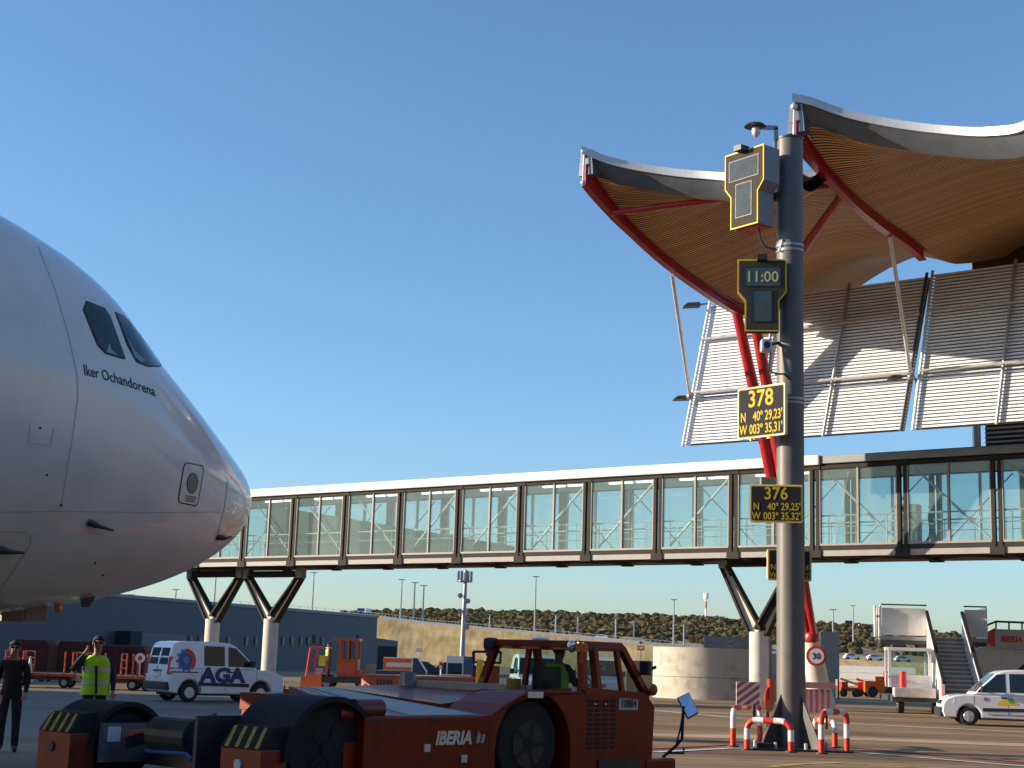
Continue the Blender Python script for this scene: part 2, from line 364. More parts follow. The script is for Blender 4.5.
# parapet along the hill road
par = empty('road_parapet', RD[30], 0, 'long pale parapet with thin railing along the road climbing the grassy bank', 'road barrier')
pw, rl = MB(), MB(); base = Vector(RD[30])
for i in range(len(RD) - 1):
    if fine[i][0] > 705: continue
    a = rows_b[i][-1] - base; c = rows_b[i + 1][-1] - base
    pw.hexa([a, c, c + Vector((0, .35, 0)), a + Vector((0, .35, 0)), a + Vector((0, 0, .75)), c + Vector((0, 0, .75)), c + Vector((0, .35, .75)), a + Vector((0, .35, .75))])
    rl.bar(a + Vector((0, .17, 1.35)), c + Vector((0, .17, 1.35)), .1, .1)
    rl.bar(a + Vector((0, .17, .7)), a + Vector((0, .17, 1.35)), .12, .12)
    mid = (a + c) / 2; rl.bar(mid + Vector((0, .17, .7)), mid + Vector((0, .17, 1.35)), .12, .12)
pw.build('wall', CONCW, par); rl.build('railing', LIGHTM, par)

# ================================================================== FAR BUILDINGS
# blue-grey warehouse: front face from P to Q, roof 5 m
wa = G(-260, 663); wb = G(375, 671); wdir = (wb - wa).normalized(); wang = math.atan2(wdir.y, wdir.x); wl = (wb - wa).length
wh = empty('warehouse', (wb.x, wb.y, 0), wang, 'long low blue-grey warehouse with flat roof and a row of tiny windows, below the road', 'building')
HW = (Vector(atY(375, 618, wb.y)) - Vector((0, 0, 0))).z
b = MB().box(-wl, 0, 0, 30, 0, HW)
b.build('wall', BLUEG, wh)
r = MB().box(-wl - .1, .1, -.12, 30.1, HW + .003, HW + .28); r.build('roof_edge', mat('roof_edge_metal', (.16, .19, .25), .5, var=.08), wh)
def wpx(x, y):
    n = Vector((-wdir.y, wdir.x, 0)); p = onp(x, y, wb, n); q = p - wb; return q.dot(wdir), q.z
for x in (183, 190, 199.5, 228, 246, 255.5, 282.5, 291.5, 300.5, 308, 322):
    lx, lz = wpx(x, 641)
    f = MB().box(lx - .22, lx + .22, -.10, -.003, lz - .42, lz + .42).build('window', mat('window_frame_brown', (.13, .10, .08), .5), wh)
    MB().box(lx - .15, lx + .15, -.115, -.102, lz - .34, lz + .34).build('pane', mat('window_dark', (.16, .12, .10), .2), f)
x0, z0 = wpx(128, 632); x1, z1 = wpx(178, 660)
MB().box(x0, x1, -.5, -.003, 0, z0).build('door', mat('roller_door_blue', (.085,.105,.14), .5, var=.05), wh)
x0, z0 = wpx(116, 632); x1, _ = wpx(127, 640)
MB().box(x0, x1, -1.5, -.003, 0, z0 + .1).build('dock_recess', mat('dock_dark', (.02, .025, .04), .8), wh)
an = empty('annex_shed', (G(386, 671).x, G(386, 671).y, 0), wang, 'small blue-grey shed with dark open doorway at the end of the warehouse', 'shed')
aw = 2.6
MB().hexa([(-aw, 0, 0), (aw, 0, 0), (aw, 9, 0), (-aw, 9, 0), (-aw, 0, 3.6), (aw, 0, 3.4), (aw, 9, 3.4), (-aw, 9, 3.6)]).build('wall', BLUEG, an)
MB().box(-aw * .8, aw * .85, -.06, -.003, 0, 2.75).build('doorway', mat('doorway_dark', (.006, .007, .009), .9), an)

# unseen pier added beyond the left edge to shade this corner of the apron
tp = empty('shade_pier', (-46, 19, 0), 0, 'low pale unseen pier with a row of windows, added beyond the left edge for its shade', 'building')
MB().box(-30, 0, 0, 38.5, 0, 10.2).build('wall', SEAMG, tp)
MB().box(-31, .4, -.5, 39, 10.203, 10.7).build('roof', ROOFW, tp)
for k in range(7): MB().box(.003, .08, 1.5 + k * 5, 5.5 + k * 5, 3, 8).build('window', GLASSK, tp)
MB().box(-94, -64, 50, 130, 0, 22).build('glow_block', SEAMG, tp)  # unseen block added to keep sky glow out of the bridge glass

# unseen terminal hall added behind camera to close the sky; shows only in reflections
th_ = empty('added_unseen_hall', (0, -30, 0), 0, 'wide unseen terminal hall with glazed front and white roof edge, added behind the camera', 'building')
MB().box(-75, 90, -24, 0, 0, 21).build('wall', mat('added_hall_cladding', (.16, .15, .14), .6, var=.15, scale=.2), th_)
MB().box(-77, 92, -26, 3, 21.003, 22.2).build('roof', mat('added_hall_roof', (.30, .29, .27), .6), th_)
for k in range(22): MB().box(-73 + k * 7.4, -67.4 + k * 7.4, .003, .08, 5, 9.5).build('window', GLASSK, th_)
MB().box(-75, 90, .003, .5, 10, 11).build('white_band', ROOFW, th_)
MB().box(52, 64, .6, 145, 0, 24).build('sky_block_wing', mat('sky_block_dark', (.07, .068, .065), .5, var=.15, scale=.2), th_)  # unseen wing added to cut sky light from the right
# ================================================================== AIRCRAFT
def pchip(X, V, x):
    n = len(X); h = [X[i + 1] - X[i] for i in range(n - 1)]; dl = [(V[i + 1] - V[i]) / h[i] for i in range(n - 1)]; d = [0] * n
    d[0] = dl[0]; d[-1] = dl[-1]
    for i in range(1, n - 1):
        if dl[i - 1] * dl[i] <= 0: d[i] = 0
        else:
            w1 = 2 * h[i] + h[i - 1]; w2 = h[i] + 2 * h[i - 1]; d[i] = (w1 + w2) / (w1 / dl[i - 1] + w2 / dl[i])
    for i in range(n - 1):
        if x <= X[i + 1] or i == n - 2:
            t = (x - X[i]) / h[i]; return (V[i] * (1 + 2 * t) * (1 - t) ** 2 + h[i] * d[i] * t * (1 - t) ** 2 + V[i + 1] * t * t * (3 - 2 * t) + h[i] * d[i + 1] * t * t * (t - 1))
AS = [math.sqrt(s) for s in (0, .12, .4, .8, 1.3, 2, 2.8, 3.6, 4.6, 6, 8, 14)]
AT = [0, .322, .604, .904, 1.263, 1.781, 2.411, 3.145, 3.613, 3.963, 4.027, 4.057]
AB = [0, -.331, -.68, -.982, -1.252, -1.523, -1.743, -1.893, -2.035, -2.065, -2.068, -2.05]
AW = [0, .36, .72, 1.05, 1.4, 1.8, 2.12, 2.35, 2.58, 2.76, 2.82, 2.82]
NA = math.radians(45.96); NZ = 4.0998; NP = Vector((-4.478, 25.413, 0))
plane = empty('airliner', NP, NA, 'large white airliner nose with two dark cockpit windows, parked at the left', 'aircraft')
PM = Matrix.Translation(NP) @ Matrix.Rotation(NA, 4, 'Z'); PMI = PM.inverted()
ss = [(i / 70) ** 2 * 14 for i in range(71)] + [18, 24, 30, 36, 40]
hb = MB(); NS = 96
for s in ss:
    q = min(math.sqrt(s), AS[-1]); t, bb, ww = pchip(AS, AT, q), pchip(AS, AB, q), pchip(AS, AW, q)
    for k in range(NS):
        a = 2 * PI * k / NS; hb.v.append(Vector((-s, ww * math.cos(a), NZ + (t + bb) / 2 + (t - bb) / 2 * math.sin(a))))
for i in range(len(ss) - 1):
    for k in range(NS): k2 = (k + 1) % NS; hb.f.append((i * NS + k, i * NS + k2, (i + 1) * NS + k2, (i + 1) * NS + k))
hb.f.append(tuple(range((len(ss) - 1) * NS, len(ss) * NS)))
hull = hb.build('fuselage', HULL, plane, smooth=70)
bvh = BVHTree.FromPolygons([tuple(PM @ v.co) for v in hull.data.vertices], [tuple(p.vertices) for p in hull.data.polygons])
def hit(x, y, off=.006):
    d = ray(x, y); h, n, i, _ = bvh.ray_cast(CAM, d)
    if h is None: return None
    if n.dot(d) > 0: n = -n
    return PMI @ (h + n * off)
def patch(poly, off, m, name, parent=plane, rings=7, mirror=False):
    dense = []
    for i, p in enumerate(poly):
        q = poly[(i + 1) % len(poly)]
        for k in range(6): t = k / 6; dense.append((p[0] + (q[0] - p[0]) * t, p[1] + (q[1] - p[1]) * t))
    cx = sum(p[0] for p in dense) / len(dense); cy = sum(p[1] for p in dense) / len(dense); n = len(dense)
    mb = MB()
    for r in range(rings):
        f = 1 - r / rings
        for p in dense:
            h = hit(cx + (p[0] - cx) * f, cy + (p[1] - cy) * f, off)
            mb.v.append(h if h is not None else mb.v[-1])
    mb.v.append(hit(cx, cy, off))
    for r in range(rings - 1):
        for k in range(n): k2 = (k + 1) % n; mb.f.append((r * n + k, r * n + k2, (r + 1) * n + k2, (r + 1) * n + k))
    for k in range(n): mb.f.append(((rings - 1) * n + k, (rings - 1) * n + (k + 1) % n, rings * n))
    # a little rim so that the pane has thickness
    o = len(mb.v); mb.v += [v * 1.0 for v in mb.v[:n]]
    for k in range(n):
        h = hit(dense[k][0], dense[k][1], -.004); mb.v[o + k] = h if h is not None else mb.v[k]
    for k in range(n): mb.f.append((k, (k + 1) % n, o + (k + 1) % n, o + k))
    ob = mb.build(name, m, parent)
    if mirror:
        mm = MB(); mm.v = [Vector((v.x, -v.y, v.z)) for v in mb.v]; mm.f = list(mb.f); mm.build(name, m, parent)
    return ob
def grow(poly, g):
    cx = sum(p[0] for p in poly) / len(poly); cy = sum(p[1] for p in poly) / len(poly); r = []
    for x, y in poly: d = math.hypot(x - cx, y - cy); r.append((x + (x - cx) / d * g, y + (y - cy) / d * g))
    return r
FRAMEB = mat('window_seal', (.055, .045, .038), .5)
win1 = [(86.5, 302), (104.5, 309.5), (109.5, 317.5), (124.6, 358), (122, 358), (105, 352.5), (97.5, 344), (83.5, 310.5)]
win2 = [(115.5, 313), (124, 317), (130, 323), (150.5, 349), (160.2, 364.5), (159, 366), (146.5, 365.5), (136.5, 361), (128, 345)]
for wn in (win1, win2):
    fr = patch(grow(wn, 1.3), .010, FRAMEB, 'cockpit_window', mirror=True)
    patch(wn, .015, GLASSK, 'pane', fr)
SHADE = mat('window_shade_teal', (.22, .46, .43), .5)
patch([(108.8, 344), (110.5, 350), (117, 356), (105.5, 352.5)], .019, SHADE, 'sun_shade', rings=3)
patch([(125.5, 337), (132, 349), (144, 360.5), (141, 363.5), (134, 357.5)], .019, SHADE, 'sun_shade', rings=3)
# windscreen panes on the far side of the nose, out of the photograph's sight
for sg in (-1, 1):
    mb = MB(); grid = []
    for i in range(7):
        for j in range(7):
            y = sg * (.06 + .95 * i / 6); z = NZ + 1.75 + .62 * j / 6 - .18 * (i / 6) ** 2
            h, nn, _, _ = bvh.ray_cast(PM @ Vector((6, y, z)), (PM.to_3x3() @ Vector((-1, 0, 0))))
            grid.append(PMI @ (h + nn * .012 * (1 if nn.dot(PM.to_3x3() @ Vector((1, 0, 0))) > 0 else -1)))
    mb.v = grid; mb.f = [(i * 7 + j, (i + 1) * 7 + j, (i + 1) * 7 + j + 1, i * 7 + j + 1) for i in range(6) for j in range(6)]
    if sg > 0 or True: mb.build('windscreen', GLASSK, plane, smooth=True)
def hullline(pts, wpx, m, name, off=.004):
    mb = MB(); d = []
    for (a, b2), (c, e) in zip(pts, pts[1:]):
        n = max(2, int(math.hypot(c - a, e - b2) / 5))
        for k in range(n): d.append((a + (c - a) * k / n, b2 + (e - b2) * k / n))
    d.append(pts[-1]); L = []
    for i, p in enumerate(d):
        q0 = d[max(i - 1, 0)]; q1 = d[min(i + 1, len(d) - 1)]; tx, ty = q1[0] - q0[0], q1[1] - q0[1]; ll = math.hypot(tx, ty) or 1
        nx, ny = -ty / ll * wpx / 2, tx / ll * wpx / 2; a = hit(p[0] + nx, p[1] + ny, off); b2 = hit(p[0] - nx, p[1] - ny, off)
        if a is not None and b2 is not None: L.append((a, b2))
    for a, b2 in zip(L, L[1:]): mb.quad(a[0], b2[0], b2[1], a[1])
    return mb.build(name, m, plane) if mb.f else None
SEAM = mat('panel_seam', (.58, .57, .54), .5, var=.05)
for pts in ([(38, 246), (55, 290), (68, 333), (77, 375), (78, 396), (72, 440), (66, 475), (61, 508)], [(0, 512), (60, 511), (140, 512.5), (220, 512)],
            [(30, 423), (28, 443), (50, 446), (54, 427)], [(0, 532), (25, 532), (31, 536), (30, 545), (14, 570), (0, 590)], [(228, 480), (224, 510), (216, 540)],
            [(0, 440), (40, 470), (30, 423)][0:0] or [(196, 372), (215, 405), (232, 445)]):
    hullline(pts, .9, SEAM, 'panel_seam')
# marked static port: red outlined plate with a grey disc
def rrect(c, ux, uy, r, n=4):
    pts = []
    for sx, sy, a0 in ((1, 1, 0), (-1, 1, 90), (-1, -1, 180), (1, -1, 270)):
        for k in range(n + 1):
            a = math.radians(a0 + 90 * k / n); lx = sx * (1 - r) + r * math.cos(a); ly = sy * (1 - r) + r * math.sin(a)
            pts.append((c[0] + ux[0] * lx + uy[0] * ly, c[1] + ux[1] * lx + uy[1] * ly))
    return pts
MAROON = mat('maroon_marking', (.16, .03, .03), .5)
pc = (190.7, 484.2)
sp = patch(rrect(pc, (10.2, 2), (3.4, -20.5), .28), .006, MAROON, 'static_port_plate', rings=4)
patch(rrect(pc, (9.2, 1.8), (3.1, -19.3), .26), .009, HULL, 'plate_field', sp, rings=4)
patch([(191.8 + 5.8 * math.cos(k * PI / 8) , 483 + 10.4 * math.sin(k * PI / 8) - 1.2 * math.cos(k * PI / 8)) for k in range(16)], .012, MAROON, 'port_rim', sp, rings=3)
patch([(191.8 + 5.0 * math.cos(k * PI / 8) , 483 + 9.5 * math.sin(k * PI / 8) - 1.1 * math.cos(k * PI / 8)) for k in range(16)], .015, mat('port_grey', (.25, .23, .21), .4), 'port_disc', sp, rings=3)
for k in range(3): hullline([(185, 495.5 + 2.3 * k), (191, 496.5 + 2.3 * k), (196 - k, 497.5 + 2.3 * k)], 1.0, MAROON, 'stencil_line', .012)
# name lettering below the cockpit windows
me = text_mesh('Iker Ochandorena', 1.0, 'LEFT', 0, .012)
xs = [v.co.x for v in me.vertices]; wtx = max(xs)
bmx = bmesh.new(); bmx.from_mesh(me); bmesh.ops.triangulate(bmx, faces=bmx.faces)
for v in bmx.verts:
    t = v.co.x / wtx; x = 83.8 + 71.6 * t + v.co.y * (-2.0); y = 374.8 + 21.5 * t + 1.5 * math.sin(t * PI) * -1 - v.co.y * 15.5 * (1 - .12 * t)
    v.co = hit(x, y, .006)
bmx.to_mesh(me); bmx.free(); me.materials.append(INKM)
o = bpy.data.objects.new('name_lettering', me); COL.objects.link(o); o.parent = plane
# probes, blade aerial, doors, beacon
def probe(p0, p1, p2, r):
    a = hit(*p0, 0); d = hit(*p1, .09); e = hit(*p2, .10)
    MB().tube([a, (a + d) / 2 + (d - a) * .1, d, e], [r * 1.6, r * 1.5, r * .9, r * .5], 8).build('pitot_probe', mat('probe_brown', (.05, .035, .028), .4), plane, smooth=True)
probe((88, 522), (96, 523.5), (109, 527), .032); probe((-8, 548), (8, 548), (21, 548), .036); probe((217, 537), (221, 535.5), (226, 533.5), .03)
for p in ((40, 428), (47, 475), (61, 505), (95, 563), (103, 575)): patch(rrect(p, (1.0, 0), (0, -1.1), .9), .008, PLAST, 'vent_port', rings=2)
ab = hit(90, 597, -.05)
MB().hexa([ab + Vector(v) for v in ((-.16, -.015, 0), (.12, -.015, 0), (.12, .015, 0), (-.16, .015, 0), (-.10, -.01, -.2), (.02, -.01, -.2), (.02, .01, -.2), (-.10, .01, -.2))]).build('blade_aerial', PLAST, plane)
PYN = PM.to_3x3() @ Vector((0, 1, 0))
bl_ = PMI @ onp(58, 608, PM @ Vector((-5.0, -.35, 2.0)), PYN)
MB().ball(bl_, .06, .06, .08).build('beacon', AMBER, plane, smooth=True)
gd0 = PMI @ onp(25, 607, PM @ Vector((-5.0, -.35, 2.0)), PYN); gd1 = PMI @ onp(45, 622, PM @ Vector((-5.0, -.35, 2.0)), PYN)
MB().box(gd0.x, gd1.x, -.38, -.32, gd1.z, gd0.z + .1).build('gear_door', mat('gear_door_beige', (.22, .18, .13), .5), plane)
MB().box(gd0.x, gd1.x, .32, .38, gd1.z, gd0.z + .1).build('gear_door', MATS['gear_door_beige'], plane)
ng = MB(); ng.cyl((-7.2, 0, 2.5), (-7.3, 0, .55), .13, .10); ng.bar((-6.0, 0, 2.2), (-7.25, 0, 1.1), .1, .1); ng.cyl((-7.3, -.42, .53), (-7.3, .42, .53), .07)
leg = ng.build('nose_gear', LIGHTM, plane, smooth=True)
for sy in (-.32, .32):
    wmb = MB(); wmb.cyl((-7.3, sy - .15, .53), (-7.3, sy + .15, .53), .52, n=28); wmb.build('wheel', BLACK, plane, bevel=.05, smooth=True)

# ================================================================== BOARDING BRIDGE
BA = -math.radians(37.4); BDV = Vector((math.cos(BA), math.sin(BA), 0)); BNV = Vector((-math.sin(BA), math.cos(BA), 0))
BO = Vector((17.6 - .794 * 41.5, 61 + .607 * 41.5, 0)) + BDV * .42
BAY = 3.948; BW = 3.6
br = empty('boarding_bridge', BO, BA, 'long glazed passenger bridge with white roof edge and bronze posts, crossing above the apron', 'boarding bridge')
Z0, Z1, ZG0, ZG1, ZR0, ZR1 = 6.42, 6.62, 6.95, 10.12, 10.32, 10.76
K0, K1, KE = -3, 9, 15
XA, XB, XC = K0 * BAY, K1 * BAY + .3, KE * BAY
MB().box(XA, XB, -.28, BW + .28, ZR0, ZR1).build('roof', ROOFW, br, bevel=.06)
MB().box(XB + .01, XC, -.16, BW + .2, ZR0 + .05, ZR1 - .04).build('roof_cladding', SEAMG, br, bevel=.03)
MB().box(XA, XC, .1, BW - .1, ZR0 - .12, ZR0 - .004).build('ceiling', mat('ceiling_white', (.72, .76, .76), .6, var=.03), br)
MB().box(XA, XC, .05, BW - .05, Z1 + .003, ZG0 - .06).build('floor', mat('floor_grey', (.30, .31, .31), .6), br)
und = MB().box(XA, XC, .12, BW - .12, Z1 - .06, Z1)
for k in range(K0, KE):
    und.bar((k * BAY, .2, Z1 - .12), ((k + 1) * BAY, BW - .2, Z1 - .12), .12, .1); und.bar((k * BAY, BW - .2, Z1 - .121), ((k + 1) * BAY, .2, Z1 - .121), .12, .1)
    und.box(k * BAY - .1, k * BAY + .1, .13, BW - .13, Z1 - .22, Z1 - .062)
und.build('underframe', mat('underframe_brown', (.07, .05, .038), .8, var=.1), br)
for y0, y1 in ((-.06, .11), (BW - .11, BW + .06)): MB().box(XA, XC, y0, y1, Z0, Z1 + .04).build('chord_beam', BEIGEM, br)
for y0, y1 in ((-.10, .10), (BW - .1, BW + .1)): MB().box(XA, XC, y0, y1, ZG1 + .03, ZR0 - .004).build('top_beam', BROWNM, br)
for y0, y1 in ((-.05, .09), (BW - .09, BW + .05)): MB().box(XA, XC, y0, y1, Z1 + .05, ZG0 - .09).build('lower_beam', BROWNM, br)
lightwood = mat('mullion_beige', (.30, .285, .265), .55, var=.08)
for k in range(K0, KE + 1):
    x = k * BAY
    for yy, sg in ((0, -1), (BW, 1)):
        p = MB()
        for dx in (-.14, .14): p.box(x + dx - .075, x + dx + .075, yy - .09, yy + .09, Z0 - .02, ZR0 - .006)
        p.box(x - .3, x + .3, yy - .13, yy + .13, Z0 - .05, Z1 + .06); p.box(x - .28, x + .28, yy - .13, yy + .13, ZG1 + .02, ZR0 + .02)
        p.build('post', BROWNM, br)
for k in range(K0, KE):
    xa, xb = k * BAY + .24, (k + 1) * BAY - .24; xm = (xa + xb) / 2
    for yy, sg in ((0, -1), (BW, 1)):
        MB().box(xa, xb, yy - .01, yy + .01, ZG0, ZG1).build('window_pane', GLASSB, br)
        if yy == 0 or True:
            m_ = MB(); m_.box(xm - .045, xm + .045, yy - .07, yy + .07, ZG0 - .05, ZG1 + .03)
            m_.box(xa - .02, xa + .03, yy - .075, yy + .075, ZG0, ZG1); m_.box(xb - .03, xb + .02, yy - .075, yy + .075, ZG0, ZG1)
            m_.box(xa, xb, yy - .08, yy + .08, ZG0 - .09, ZG0 - .0); m_.build('window_frame', BEIGEM if k < K1 else lightwood, br)
    if k >= 3 and k < 8: a, c = (xa + .2, .35, ZG0 + .1), (xb - .2, .35, ZG1 - .1)
    elif k < 3: a, c = (xb - .2, .35, ZG0 + .1), (xa + .2, .35, ZG1 - .1)
    else: a, c = (xb - .2, .35, ZG0 + .1), (xa + .2, .35, ZG1 - .1)
    MB().cyl(a, c, .055, n=8).build('diagonal_brace', LIGHTM, br)
    MB().cyl((a[0], BW - .35, c[2]), (c[0], BW - .35, a[2]), .03, n=8).build('diagonal_brace', GREYM, br)
    if k < K1:
        lm = MB(); lm.box(xa + .35, xm - .1, .9, 1.05, ZR0 - .19, ZR0 - .125); lm.box(xm + .15, xb - .5, .9, 1.05, ZR0 - .19, ZR0 - .125); lm.build('ceiling_light', LAMPE, br)
hr = MB()
for y in (.28, BW - .3):
    hr.cyl((XA, y, ZG0 + 1.22), (XC, y, ZG0 + 1.22), .035, n=8); hr.cyl((XA, y, ZG0 + .75), (XC, y, ZG0 + .75), .02, n=6)
    for i in range(int((XC - XA) / 1.316)): hr.cyl((XA + .5 + i * 1.316, y, ZG0 - .05), (XA + .5 + i * 1.316, y, ZG0 + 1.22), .02, n=6)
hr.build('handrail', LIGHTM, br)
rw = MB(); rw.xz([(.30 * BAY, ZG0 - .05), (5.15 * BAY, ZG0 - .05), (5.15 * BAY, ZG0 + .06), (.30 * BAY, ZG1 - .2)], .62, .72)  # dark wedge panel standing in for the shadow across the bridge glass
rw.build('shadow_wedge', mat('shadow_dark_green', (.012, .022, .02), .6, var=.2, spec=.2), br)
def bpx(x, y, yl): q = onp(x, y, BO + BNV * yl, BNV) - BO; return q.dot(BDV), q.z
MB().box(bpx(905, 520, 1.9)[0], bpx(919, 520, 1.9)[0], 1.6, 2.2, ZG0 - .05, ZG0 + 1.75).build('info_cabinet', mat('cabinet_green', (.06, .14, .12), .4), br)
# haunch at the right-hand support
px = [(1000, 561), (1024, 586), (1100, 640), (1200, 640), (1200, 561)]
MB().xz([(12.0 * BAY - .5, Z0 - .06), (12.5 * BAY, Z0 - 1.05), (13.4 * BAY, Z0 - 1.6), (14.4 * BAY, Z0 - 1.6), (14.4 * BAY, Z0 - .06)], .5, BW - .5).build('haunch', BROWNM, br)
MB().cyl((13.9 * BAY, BW / 2, 0), (13.9 * BAY, BW / 2, Z0 - 1.58), .55, n=24).build('haunch_column', CONCW, br)

# Y-shaped legs
DKS = mat('dark_steel', (.04, .036, .032), .7, var=.15, spec=.15)
PALEW = mat('leg_web_sunlit', (.62, .56, .47), .6, var=.06)
def ypier(xc, spread, zc, ztop, label, y=BW / 2, beam=True, rad=.43):
    loc = BO + BDV * xc + BNV * y
    r = empty('bridge_pier', (loc.x, loc.y, 0), BA, label, 'bridge pier', 'forked piers under the boarding bridge')
    MB().cyl((0, 0, 0), (0, 0, zc), rad, n=28).build('column', CONCW, r, smooth=True)
    for s in (-1, 1):
        a = Vector((s * .12, 0, zc - .02)); c = Vector((s * spread, 0, ztop)); t = (c - a).normalized(); nx = Vector((t.z, 0, -t.x))
        q = MB()
        for e in (-.30, .30): q.prism([a + nx * e * 1.0 - nx * .05 + Vector((0, -.22, 0)), a + nx * e + nx * .05 + Vector((0, -.22, 0)), c + nx * e * .45 + nx * .05 + Vector((0, -.22, 0)), c + nx * e * .45 - nx * .05 + Vector((0, -.22, 0))], (0, .44, 0))
        ar = q.build('arm', DKS, r)
        MB().prism([a - nx * .25 + Vector((0, -.04, 0)), a + nx * .25 + Vector((0, -.04, 0)), c + nx * .085 + Vector((0, -.04, 0)), c - nx * .085 + Vector((0, -.04, 0))], (0, .08, 0)).build('web', PALEW if s < 0 else DKS, ar)  # left web paler: its sunlit side is put into the colour
        MB().box(c.x - .22, c.x + .22, -.22, .22, ztop - .08, Z0 + .02).build('bearing', BEIGEM, r)
    if beam: MB().box(-spread, spread, -.2, .2, ztop - .02, ztop + .33).build('cross_beam', DKS, r)
    MB().cyl((0, 0, 0), (0, 0, .22), rad + .14, n=28).build('base_ring', CONC, r)
    return r
def bpx(x, y, yl): q = onp(x, y, BO + BNV * yl, BNV) - BO; return q.dot(BDV), q.z
for x, lab in ((213, 'forked bridge pier with concrete column right behind the white delivery van'), (271.5, 'forked bridge pier with concrete column rising in front of the van bonnet')):
    a, zc = bpx(x, 619, BW / 2); _, zt = bpx(x, 577, BW / 2); ypier(a, 2.15, zc, zt, lab)
a, zc = bpx(759, 632, BW / 2); _, zt = bpx(745, 566, BW / 2)
ypier(a, 1.75, zc, Z0 - .25, 'forked bridge pier with concrete column just left of the sign pole', beam=True)

# ================================================================== TERMINAL ROOF
TO = Vector((2.27, 50, 0)); TL = 8.05
term = empty('terminal_roof', TO, BA, 'terminal roof with two upswept wooden wave canopies on red steel beams', 'building')
FV = [0, .8, 2.3, 5.1, 7.8, 11, 13, 15, 18, 22]
FZ = [18.75, 18.25, 17.55, 16.75, 16.3, 16.0, 16.15, 16.6, 17.5, 18.6]
def fz(v): return pchip(FV, FZ, v)
def arch(v): return 1.15 * min(1, max(0, v / 4.5))
def base_z(u, v):
    i = math.floor(u / TL); t = u / TL - i; s4 = 4 * t * (1 - t); lift = .95 * min(1, max(0, u / TL)) * min(1, v / 9)
    return fz(v) + max(0, arch(v)) * s4 + lift
def vedge(u):
    t = u / TL - math.floor(u / TL); return 1.55 * (4 * t * (1 - t)) ** .9
def tpv(px, py, v): q = onp(px, py, TO + BNV * v, BNV) - TO; return Vector((q.dot(BDV), v, q.z))
EDGE = []
for pts in ([(580, 145), (607, 156), (630, 162), (656, 166.5), (682, 170), (706, 172), (727, 173.5), (750, 174), (770, 172), (790, 164), (802, 156)], [(799.5, 95), (812, 98), (843, 109), (888, 119), (940, 126), (994, 128), (1024, 123)]):
    us, zs = [], []
    for x, y in pts:
        v = .8
        for _ in range(12): q = tpv(x, y, v); v = vedge(min(max(q.x, 0), 2 * TL - .001))
        us.append(q.x); zs.append(q.z)
    EDGE.append((us, zs))
us1, zs1 = EDGE[1]
k0 = EDGE[0]
if us1[-1] < 2 * TL: us1.append(2 * TL + .01); zs1.append(zs1[-1] + .35)
def edge_z(ci, u):
    us, zs = EDGE[ci]; return pchip(us, zs, min(max(u, us[0]), us[-1]))
def surf(u, v, dz=0, ci=None):
    z = base_z(u, v if ci is None else max(v, vedge(u) + .5))
    if ci is not None:
        ve = vedge(u); w_ = min(1, max(0, (v - ve - .5) / 2.6)); w_ = w_ * w_ * (3 - 2 * w_)
        z += (edge_z(ci, u) - .80 - base_z(u, ve + .5)) * (1 - w_)
    return Vector((u, v, z + dz))
def slatmat():
    m = bpy.data.materials.new('bamboo_slats'); m.use_nodes = True; n = m.node_tree.nodes; l = m.node_tree.links; b = n['Principled BSDF']
    uv = n.new('ShaderNodeUVMap'); sp = n.new('ShaderNodeSeparateXYZ'); l.new(uv.outputs[0], sp.inputs[0])
    mu = n.new('ShaderNodeMath'); mu.operation = 'MULTIPLY'; mu.inputs[1].default_value = 1 / .13; l.new(sp.outputs[1], mu.inputs[0])
    fr = n.new('ShaderNodeMath'); fr.operation = 'FRACT'; l.new(mu.outputs[0], fr.inputs[0])
    fl = n.new('ShaderNodeMath'); fl.operation = 'FLOOR'; l.new(mu.outputs[0], fl.inputs[0])
    wn = n.new('ShaderNodeTexWhiteNoise'); wn.noise_dimensions = '1D'; l.new(fl.outputs[0], wn.inputs['W'])
    cr = n.new('ShaderNodeValToRGB'); e = cr.color_ramp.elements; e[0].color = (.66, .31, .11, 1); e[1].color = (.88, .48, .20, 1); l.new(wn.outputs[0], cr.inputs[0])
    gap = n.new('ShaderNodeValToRGB'); gap.color_ramp.interpolation = 'LINEAR'; g = gap.color_ramp.elements; g[0].position = .36; g[0].color = (.03, .022, .016, 1); g[1].position = .50; g[1].color = (1, 1, 1, 1); l.new(fr.outputs[0], gap.inputs[0])
    mx = n.new('ShaderNodeMixRGB'); mx.blend_type = 'MULTIPLY'; mx.inputs[0].default_value = 1; l.new(cr.outputs[0], mx.inputs[1]); l.new(gap.outputs[0], mx.inputs[2])
    l.new(mx.outputs[0], b.inputs['Base Color']); b.inputs['Roughness'].default_value = .5
    bp = n.new('ShaderNodeBump'); bp.inputs['Strength'].default_value = .8; bp.inputs['Distance'].default_value = .05; l.new(gap.outputs[0], bp.inputs['Height']); l.new(bp.outputs[0], b.inputs['Normal']); return m
SLAT = slatmat(); FASC = mat('zinc_fascia', (.15, .17, .20), .35, metal=.5, var=.12, scale=.8); CAPW = mat('roof_edge_cap', (.50, .50, .50), .3, metal=.3, var=.05, scale=.5)
NU, NV = 36, 60; VE = 21.0
